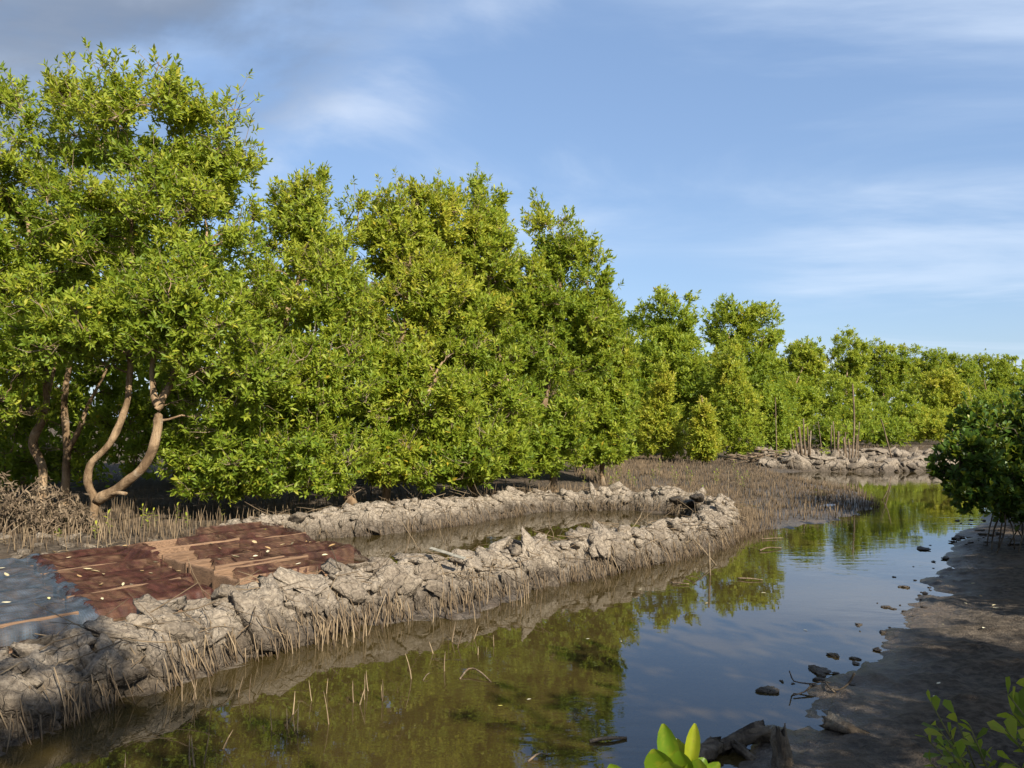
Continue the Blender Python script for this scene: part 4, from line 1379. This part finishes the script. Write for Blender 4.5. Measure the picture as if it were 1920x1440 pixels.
rs = np.random.RandomState(15)
for k, (px, Y, h) in enumerate([(265, 11.2, 0.34), (275, 10.9, 0.3), (290, 11.3, 0.26), (205, 10.6, 0.3), (180, 10.2, 0.2), (110, 10.0, 0.14), (330, 11.6, 0.3), (350, 11.2, 0.2), (415, 12.0, 0.25)]):
    x = (px - 960) / F * Y
    sapling(x, Y, h, 7, 0.075, 'small green sapling among the roots between forked tree and trays', 'saplings by the forked tree', 150 + k)
for k in range(26):
    Y = rs.uniform(15.8, 27)
    px = rs.uniform(1090, 1420)
    x = (px - 960) / F * Y
    sapling(x, Y, rs.uniform(0.25, 0.5), 7, 0.085, 'little yellow-green sapling sprouting from the root-studded mudflat', 'saplings in the mudflat', 170 + k, 'seed1')
for px, Y, lb in ((1462, 27.6, 'yellow-green sapling at the driftwood end of the distant dike'), (1548, 27.0, 'yellow-green sapling between the two groups of stakes')):
    x = (px - 960) / F * Y
    sapling(x, Y, 0.5, 16, 0.22, lb, None, 210 + px % 7, 'seed1', z=0.35)

# ------------------------------------------------------------------ stakes, poles, driftwood, sticks
def rod(name, label, cat, pts, r0, r1, mat, group=None, sides=7, seed=0, base=None, jag=0.0):
    if jag:
        sides *= 2
    c = resample(np.array(pts, float), 0.012 if jag else max(0.03, np.linalg.norm(np.array(pts[-1]) - np.array(pts[0])) / 14))
    rr = np.linspace(r0, r1, len(c)) * (1 + 0.12 * fbm(c * 9 + seed, 2, seed))
    b = c[0].copy()
    v, f = tubes((c - b)[None], rr[None], sides)
    if jag:
        tng = unit(c[-1] - c[0])
        rd = v - np.repeat(c - b, sides, 0)
        ang = np.tile(np.arange(sides) / sides * 6.283, len(c))
        al = np.repeat(np.arange(len(c)) * 0.012, sides)
        gr = fbm(np.stack([np.cos(ang) * 2.6, np.sin(ang) * 2.6, al * 4], 1) + seed, 3, seed, 0.7, True)
        v = v + rd * (0.28 * gr + 0.25 * fbm(v * 14 + seed, 2, seed))[:, None]
        v[:, 2] = v[:, 2] - rd[:, 2] * 0.25
        e = np.arange(len(v)) >= len(v) - sides
        v[e] += tng * (np.random.RandomState(seed).uniform(-jag, jag, (e.sum(), 1)))
        e = np.arange(len(v)) < sides
        v[e] += tng * (np.random.RandomState(seed + 1).uniform(-jag, jag, (e.sum(), 1)))
    o = mk(name, v, f, mat, None, None, np.full(len(v), 0.6))
    o.location = tuple(b)
    return tag(o, label, cat, group)


Z3 = lambda X, Y: (1360 + X / 4.0, 700 + Y / 4.0)
STK = [((375, 180), (380, 400), (385, 600), 0.028, 'tall thin pole standing apart left of the stakes'), ((487, 455), None, (530, 650), 0.04, None), ((520, 430), None, (562, 650), 0.045, None), ((553, 400), None, (575, 645), 0.07, None),
       ((585, 340), None, (606, 645), 0.05, None), ((615, 400), None, (624, 645), 0.045, None), ((641, 430), None, (638, 650), 0.05, None), ((695, 360), None, (726, 650), 0.025, 'thin slanting stick between the two groups of stakes'),
       ((796, 390), None, (800, 645), 0.04, None), ((808, 360), None, (816, 650), 0.04, None), ((848, 435), None, (855, 650), 0.07, None), ((888, 480), None, (888, 650), 0.06, None), ((900, 440), None, (915, 655), 0.05, None),
       ((920, 490), None, (931, 655), 0.05, None), ((955, 80), (967, 380), (948, 655), 0.048, 'tallest bent pole rising from the right group of stakes'), ((988, 460), None, (965, 655), 0.045, None), ((1005, 365), None, (998, 645), 0.03, None),
       ((1165, 345), (1185, 400), (1250, 615), 0.04, 'leaning pole with a crooked tip right of the stakes')]
for k, (a, m_, b_, r, lb) in enumerate(STK):
    Y = 27.4 + 0.25 * math.sin(k * 1.7)
    pts = [at(*Z3(*b_), Y) - np.array([0, 0, 0.15])] + ([at(*Z3(*m_), Y)] if m_ else []) + [at(*Z3(*a), Y + 0.1 * math.sin(k))]
    if len(pts) == 2:
        pts.insert(1, (pts[0] + pts[1]) / 2 + np.array([0.03 * math.sin(k * 3), 0, 0]))
    side = 'left' if b_[0] < 680 else 'right'
    rod('wooden_stake' if lb is None else 'wooden_pole', lb or 'short weathered stake in the %s group on the distant dike' % side, 'stake' if lb is None else 'pole', pts, r * 0.75, r * 0.5, M['stake'], None if lb else 'stakes in the %s group' % side, 7, k)
rs = np.random.RandomState(19)
for k in range(16):
    px, py = rs.uniform(1392, 1475), rs.uniform(848, 866)
    Y = rs.uniform(27.8, 29.5)
    a = at(px, py, Y)
    a[2] = max(a[2], 0.15)
    d = np.array([rs.uniform(0.5, 1.2) * rs.choice([-1, 1]), rs.normal(0, 0.3), rs.normal(0, 0.12)])
    rod('driftwood', 'bleached branch in the driftwood pile left of the stakes', 'driftwood', [a - d, a + np.array([0, 0, rs.normal(0, 0.08)]), a + d], 0.035, 0.015, M['stake'], 'driftwood pile by the stakes', 5, k)

# single sticks in and over the water
S = lambda *q: [gp(px, py, z) if z is not None else None for px, py, z in q]
rod('stick', 'long pale stick leaning from the dike face into the water', 'stick', [at(1352, 1072, 9.1), at(1322, 1035, 9.25), at(1299, 1010, 9.4)], 0.010, 0.008, M['twig'], None, 6, 1)
rod('stick', 'short pale stub lying on the roots above the leaning stick', 'stick', [at(1284, 1018, 9.45), at(1300, 1012, 9.42)], 0.011, 0.008, M['twig'], None, 6, 2)
rod('stick', 'upright pale stick in the water beside the leaning stick', 'stick', [gp(1332, 1078) - np.array([0, 0, 0.1]), at(1329, 1018, 8.55)], 0.011, 0.010, M['twig'], None, 6, 3)
t = rod('stick', 'slender forked stake standing beyond the bend of the dike', 'stick', [gp(1366, 945) - np.array([0, 0, 0.1]), at(1365, 910, 15.9), at(1366, 883, 15.9)], 0.012, 0.008, M['twig'], None, 6, 4)
b = np.array(t.location)
for e in ((1378, 903), (1372, 889)):
    v, f = tubes(np.array([[at(1366, e[1] + 2, 15.9), at((1366 + e[0]) / 2, e[1] + 1, 15.9), at(*e, 15.9)]]) - b, np.array([[0.006, 0.005, 0.004]]), 5)
    mk('side_twig', v, f, M['twig'], t)
for k, (q, r, lb) in enumerate([
    ([(1428, 1012, 0.012), (1450, 1011, 0.015), (1468, 1010, 0.012)], 0.012, 'long thin stick afloat near the mudflat edge'),
    ([(1425, 1034, 0.012), (1440, 1031, 0.03), (1465, 1029, 0.012)], 0.014, 'knobbly stick afloat below the long thin one'),
    ([(1258, 1094, 0.012), (1275, 1096, 0.014), (1292, 1097, 0.012)], 0.011, 'small pale stick afloat in the tree reflection'),
    ([(1383, 1086, 0.010), (1405, 1088, 0.02), (1430, 1089, 0.010)], 0.012, 'dark twig afloat off the leaning stick'),
    ([(1655, 938, 0.0), (1664, 920, 0.15), (1671, 893, 0.55)], 0.014, 'thin stick slanting out of the far water'),
    ([(862, 1273, 0.0), (880, 1263, 0.035), (900, 1268, 0.03), (921, 1279, 0.0)], 0.008, 'arched pale twig breaking the brown water'),
    ([(793, 1276, 0.0), (806, 1267, 0.02)], 0.006, 'tiny bent twig in the brown water'),
    ([(1106, 1392, 0.004), (1135, 1390, 0.016), (1175, 1386, 0.006)], 0.014, 'pale mud-caked twig at the edge of the sky reflection'),
    ([(990, 1428, 0.0), (1010, 1420, 0.02), (1028, 1415, 0.0)], 0.007, 'short twig in the nearest brown water'),
]):
    pts = [gp(px, py, 0) if z < 0.1 else at(px, py, gp(1655, 938)[1]) for px, py, z in q]
    for p_, (_, _, z) in zip(pts, q):
        if z < 0.1:
            p_[2] = z
    if len(pts) == 2:
        pts.insert(1, (pts[0] + pts[1]) / 2 + np.array([0, 0, 0.01]))
    rod('stick', lb, 'stick', pts, r * 0.8, r * 0.5, M['stake'], None, 6, 20 + k)

# strip of bleached wood on the crest
a, e = at(808, 1032, 7.25), at(872, 1052, 7.05)
o = link('wooden_strip', PL[2])
o.data = PL[2].copy()
o.data.materials.clear()
o.data.materials.append(M['pale'])
Xv = unit(e - a)
Yv = unit(np.cross(np.array([0, -0.3, 1.0]), Xv))
basis(o, Xv, Yv, np.cross(Xv, Yv), (a + e) / 2 + np.array([0, -0.04, 0.03]), (np.linalg.norm(e - a), 0.04, 0.008))
tag(o, 'pale bleached strip of wood lying on the dike crest', 'wood strip')

# shaded shore: rotten logs, a branch, lumps
rod('rotten_log', 'split rotten log at the waterline behind the bright seedling', 'log', [gp(1352, 1400, 0.02), gp(1395, 1383, 0.05), gp(1440, 1372, 0.06)], 0.035, 0.05, M['drift'], None, 10, 41, jag=0.05)
rod('rotten_log', 'slanting dark stub jutting below the split log', 'log', [gp(1382, 1398, 0.04), gp(1398, 1412, 0.03), gp(1418, 1430, 0.0)], 0.022, 0.016, M['drift'], None, 8, 42, jag=0.03)
rod('rotten_log', 'crumbling wood lump in the water beside the bright seedling', 'log', [gp(1300, 1424, 0.02), gp(1322, 1412, 0.03), gp(1345, 1398, 0.03)], 0.03, 0.04, M['drift'], None, 9, 43, jag=0.04)
p = gp(1470, 1436, 0.03)
rod('stump', 'upright splintered grey stump on the shaded mud', 'stump', [p - np.array([0, 0, 0.1]), p + np.array([-0.005, 0, 0.05]), p + np.array([-0.02, 0.02, 0.15])], 0.045, 0.03, M['drift'], None, 11, 44, jag=0.05)
rod('rotten_log', 'dark hollow log sunk in the shaded mud bank', 'log', [gp(1556, 1352, 0.06), gp(1580, 1362, 0.07), gp(1612, 1376, 0.05)], 0.045, 0.03, M['drift'], None, 10, 45, jag=0.05)
br = thing('bare_branch', 'thin dark bare branch sprawling at the shore over the water', 'branch', gp(1556, 1294, 0.03))
b = np.array(br.location)
for q in ([(1602, 1262, 0.16), (1592, 1280, 0.09), (1575, 1293, 0.05), (1556, 1290, 0.05), (1545, 1278, 0.05), (1520, 1282, 0.04), (1488, 1277, 0.04), (1484, 1268, 0.07), (1480, 1258, 0.11)],
          [(1522, 1283, 0.04), (1510, 1296, 0.02), (1488, 1304, 0.01)], [(1556, 1290, 0.05), (1563, 1296, 0.04), (1568, 1300, 0.02)], [(1546, 1278, 0.05), (1556, 1280, 0.06)]):
    c = np.array([gp(*s_) for s_ in q])
    c = resample(c, 0.03)
    v, f = tubes((c - b)[None], np.linspace(0.007, 0.004, len(c))[None], 5)
    mk('twig', v, f, M['drift'], br)

LUMPS = [(1440, 1298, 0.065, 'lone dark mud lump in the water off the shaded bank'), (1528, 1258, 0.07, 'larger mud lump by the tip of the bare branch'), (1568, 1230, 0.05, 'low mud lump out in the sky reflection'), (1605, 1235, 0.035, 'small dark lump at the shore above the branch'),
         (1612, 1172, 0.035, 'small tan lump in shallow water by the bank'), (1660, 1138, 0.04, 'flat lump at the reddish edge of the bank'), (1672, 1142, 0.03, 'little lump beside the flat one'), (1725, 1030, 0.09, 'dark rounded mud lump under the tip of the overhanging bush')]
for px, py, s, lb in LUMPS:
    o = link('mud_lump', WETCLOD)
    p = gp(px, py)
    o.location = (p[0], p[1], 0.0)
    o.scale = (s * 0.95, s * 0.62, s * 0.34)
    o.rotation_euler = (0, 0, px * 0.7)
    tag(o, lb, 'mud lump')
rs = np.random.RandomState(91)
for k in range(85):
    if k < 40:
        t_ = rs.rand()
        px = np.interp(t_, [0, 0.3, 0.5, 0.75, 1], [1480, 1600, 1690, 1735, 1800]) + rs.normal(-8, 28)
        py = np.interp(t_, [0, 0.3, 0.5, 0.75, 1], [1310, 1245, 1165, 1100, 1010]) + rs.normal(0, 9)
        lb, gr = 'tiny dark mud crumb strewn along the shaded shoreline', 'mud crumbs along the shoreline'
    else:
        px, py = rs.uniform(1785, 1935), rs.uniform(975, 1035)
        lb, gr = 'dark mud crumb scattered under the overhanging bush', 'mud crumbs under the bush'
    p = gp(px, py)
    z = gz(p[0], p[1])
    o = link('mud_crumb', WETCLOD if k % 3 else CLODS[k % 9])
    s = (0.008 + 0.022 * rs.rand() ** 2) * (1.7 if k >= 40 else 1.0)
    o.location = (p[0], p[1], max(z, 0.0) + s * 0.1)
    o.scale = (s * rs.uniform(1, 1.9), s, s * 0.6)
    o.rotation_euler = (0, 0, rs.uniform(0, 6.28))
    tag(o, lb, 'mud crumb', gr)
rs = np.random.RandomState(92)
for k in range(34):
    x, y = rs.uniform(-6.8, -4.4), rs.uniform(8.6, 10.4)
    o = link('mud_clod', CLODS[k % 9])
    s = 0.03 + 0.07 * rs.rand() ** 1.5
    o.location = (x, y, gz(x, y) + s * 0.1)
    o.scale = (s * rs.uniform(1, 1.6), s, s * 0.6)
    o.rotation_euler = (rs.normal(0, 0.2), rs.normal(0, 0.2), rs.uniform(0, 6.28))
    tag(o, 'crumbled mud clod on the bare ground behind the blue net', 'mud clod', 'mud clods behind the blue net')
for k in range(30):
    x, y = rs.uniform(-6.8, -4.2), rs.uniform(8.8, 10.6)
    a0 = rs.uniform(0, 6.28)
    d = np.array([math.cos(a0), math.sin(a0), 0]) * rs.uniform(0.06, 0.22)
    p = np.array([x, y, gz(x, y) + 0.02])
    rod('twig', 'dead twig on the ground between the blue net and brush heap', 'twig', [p - d, p + np.array([0, 0, 0.02]), p + d + np.array([0, 0, rs.uniform(-0.01, 0.05)])], 0.006, 0.003, M['twig'], 'dead twigs behind the blue net', 5, 300 + k)
for k in range(26):
    x, y = (rs.uniform(2.0, 5.2), rs.uniform(4.3, 8.5)) if k < 18 else (rs.uniform(-0.5, 2.5), rs.uniform(4.5, 8))
    if k < 18 and sdist(np.array([[x, y]]), POND)[0] > -0.15:
        x += 1.2
    o = link('fallen_leaf', FL[k % 4])
    wet = k >= 18
    tag(o, 'small leaf floating on the open pond' if wet else 'dead leaf lying on the shaded mud bank', 'fallen leaf', 'leaves floating on the pond' if wet else 'dead leaves on the shaded bank')
    o.location = (x, y, 0.004 if wet else gz(x, y) + 0.012)
    s = rs.uniform(0.03, 0.055)
    o.scale = (s, s * 0.5, s * (0.25 if wet else 1))
    o.rotation_euler = (0, 0, rs.uniform(0, 6.28))
o = link('plastic_scrap', CLODS[4].copy())
o.data.materials.clear()
o.data.materials.append(M['scrap'])
p = gp(1553, 950, 0.02)
o.location = tuple(p)
o.scale = (0.17, 0.08, 0.07)
tag(o, 'white scrap lying among the dark roots of the mudflat', 'scrap')

# ------------------------------------------------------------------ plants close to the viewer
def big_leaf(seed, curl):
    """fleshy spoon-shaped leaf, 1 long, grid of 9x5"""
    t = np.array([0, 0.15, 0.3, 0.45, 0.6, 0.75, 0.88, 0.96, 1.0])
    wd = 0.5 * np.sin(np.pi * np.clip(t, 0, 1) ** 1.35) ** 0.62
    wd[0], wd[-1] = 0.04, 0.08
    V = []
    for i, tt in enumerate(t):
        for s in np.linspace(-1, 1, 5):
            V.append((tt, s * wd[i], 0.20 * abs(s) ** 1.5 * wd[i] + curl * tt ** 2))
    ii = np.arange(45).reshape(9, 5)
    q = np.stack([ii[:-1, :-1], ii[1:, :-1], ii[1:, 1:], ii[:-1, 1:]], -1).reshape(-1, 4)
    return new_mesh('leaf', V, [q], M['seed1'])


BL = [big_leaf(0, 0.10), big_leaf(1, -0.12), big_leaf(2, 0.02)]


def seedling(label, x, y, ztop, leaves, seed):
    rs = np.random.RandomState(seed)
    b = np.array([x, y, gz(x, y) - 0.03])
    root = thing('mangrove_seedling', label, 'seedling', b)
    t = np.linspace(0, 1, 8)
    top = ztop - b[2]
    stem = np.stack([0.02 * np.sin(t * 3), 0.02 * np.sin(t * 2.2), t * top], 1)
    v, f = tubes(stem[None], np.linspace(0.011, 0.006, 8)[None], 8)
    mk('stem', v, f, M['stem'], root)
    for px, py, qx, qy, dy, wd in leaves:        # leaf from (px,py) to tip (qx,qy)
        a = at(px, py, y)
        e = at(qx, qy, y + dy)
        d = e - a
        l_ = np.linalg.norm(d)
        d = d / l_
        nr = unit(np.array([rs.normal(0, 0.5), -1.0, 0.25]))
        nr = unit(nr - (nr @ d) * d)
        o = link('leaf', BL[rs.randint(3)], root)
        basis(o, d, np.cross(nr, d), nr, a - b, (l_, wd * 1.75, l_))
    return root


seedling('bright green fleshy-leaved seedling rising into view at the bottom', 0.47, 2.15, 0.60, [
    (1268, 1470, 1243, 1356, 0.02, 0.034), (1290, 1465, 1303, 1356, 0.03, 0.024), (1255, 1475, 1226, 1398, -0.02, 0.048), (1275, 1470, 1270, 1385, 0.04, 0.036), (1280, 1472, 1274, 1402, -0.03, 0.040), (1300, 1475, 1311, 1422, -0.04, 0.040),
    (1262, 1490, 1250, 1418, -0.07, 0.060), (1290, 1480, 1322, 1422, 0.02, 0.034), (1300, 1482, 1348, 1430, 0.02, 0.025), (1285, 1478, 1288, 1396, 0.05, 0.030)], 31)
seedling('tip of a second bright seedling barely showing at the bottom edge', 0.29, 2.15, 0.58, [(1168, 1480, 1143, 1430, 0, 0.03), (1175, 1490, 1180, 1442, 0, 0.03)], 32)


def leafy_plant(label, x, y, stems, L, seed):
    rs = np.random.RandomState(seed)
    b = np.array([x, y, gz(x, y) - 0.03])
    root = thing('leafy_shrub', label, 'shrub', b)
    me = new_mesh('leaf', OBOV, [LEAF7F], M['leaf1'])
    for px, py, dy in stems:
        tip = at(px, py, y + dy) - b
        t = np.linspace(0, 1, 7)[:, None]
        mid = tip * np.array([0.35, 0.35, 0.55]) + rs.normal(0, 0.02, 3)
        pth = 2 * t * (1 - t) * mid + t ** 2 * tip
        v, f = tubes(pth[None], np.linspace(0.006, 0.0022, 7)[None], 5)
        mk('stem', v, f, M['stem'], root)
        n = rs.randint(9, 15)
        for k in range(n):
            tt = 0.55 + 0.45 * (k + 1) / n
            i = tt * 6
            p = pth[int(min(i, 5))] * (1 - (i - int(min(i, 5)))) + pth[int(min(i, 5)) + 1] * (i - int(min(i, 5)))
            ax = unit(pth[-1] - pth[-2])
            rd = unit(np.cross(ax, rs.normal(size=3)))
            d = unit(ax * (0.6 + 0.8 * (k >= n - 2)) + rd * 0.9)
            nr = unit(ax - (ax @ d) * d + rs.normal(0, 0.2, 3))
            nr = unit(nr - (nr @ d) * d)
            l_ = L * rs.uniform(0.6, 1.15)
            o = link('leaf', me, root)
            basis(o, d, np.cross(nr, d), nr, p, (l_, l_ * 0.62, l_))
    return root


leafy_plant('small-leaved green shrub poking up from the shaded mud at the bottom', 1.72, 2.55, [(1746, 1318, 0.0), (1755, 1360, -0.05), (1735, 1382, 0.03), (1790, 1340, 0.05), (1818, 1360, 0.0), (1770, 1400, -0.08), (1745, 1430, -0.02), (1830, 1400, 0.06), (1800, 1420, -0.1), (1860, 1425, 0.0), (1780, 1375, 0.08)], 0.055, 35)
leafy_plant('taller leafy shrub entering at the lower right corner', 2.0, 2.5, [(1890, 1302, 0.0), (1900, 1340, 0.04), (1885, 1368, -0.04), (1910, 1400, 0.0), (1930, 1330, 0.05), (1925, 1290, 0.1), (1895, 1425, -0.06), (1940, 1380, -0.05)], 0.068, 36)
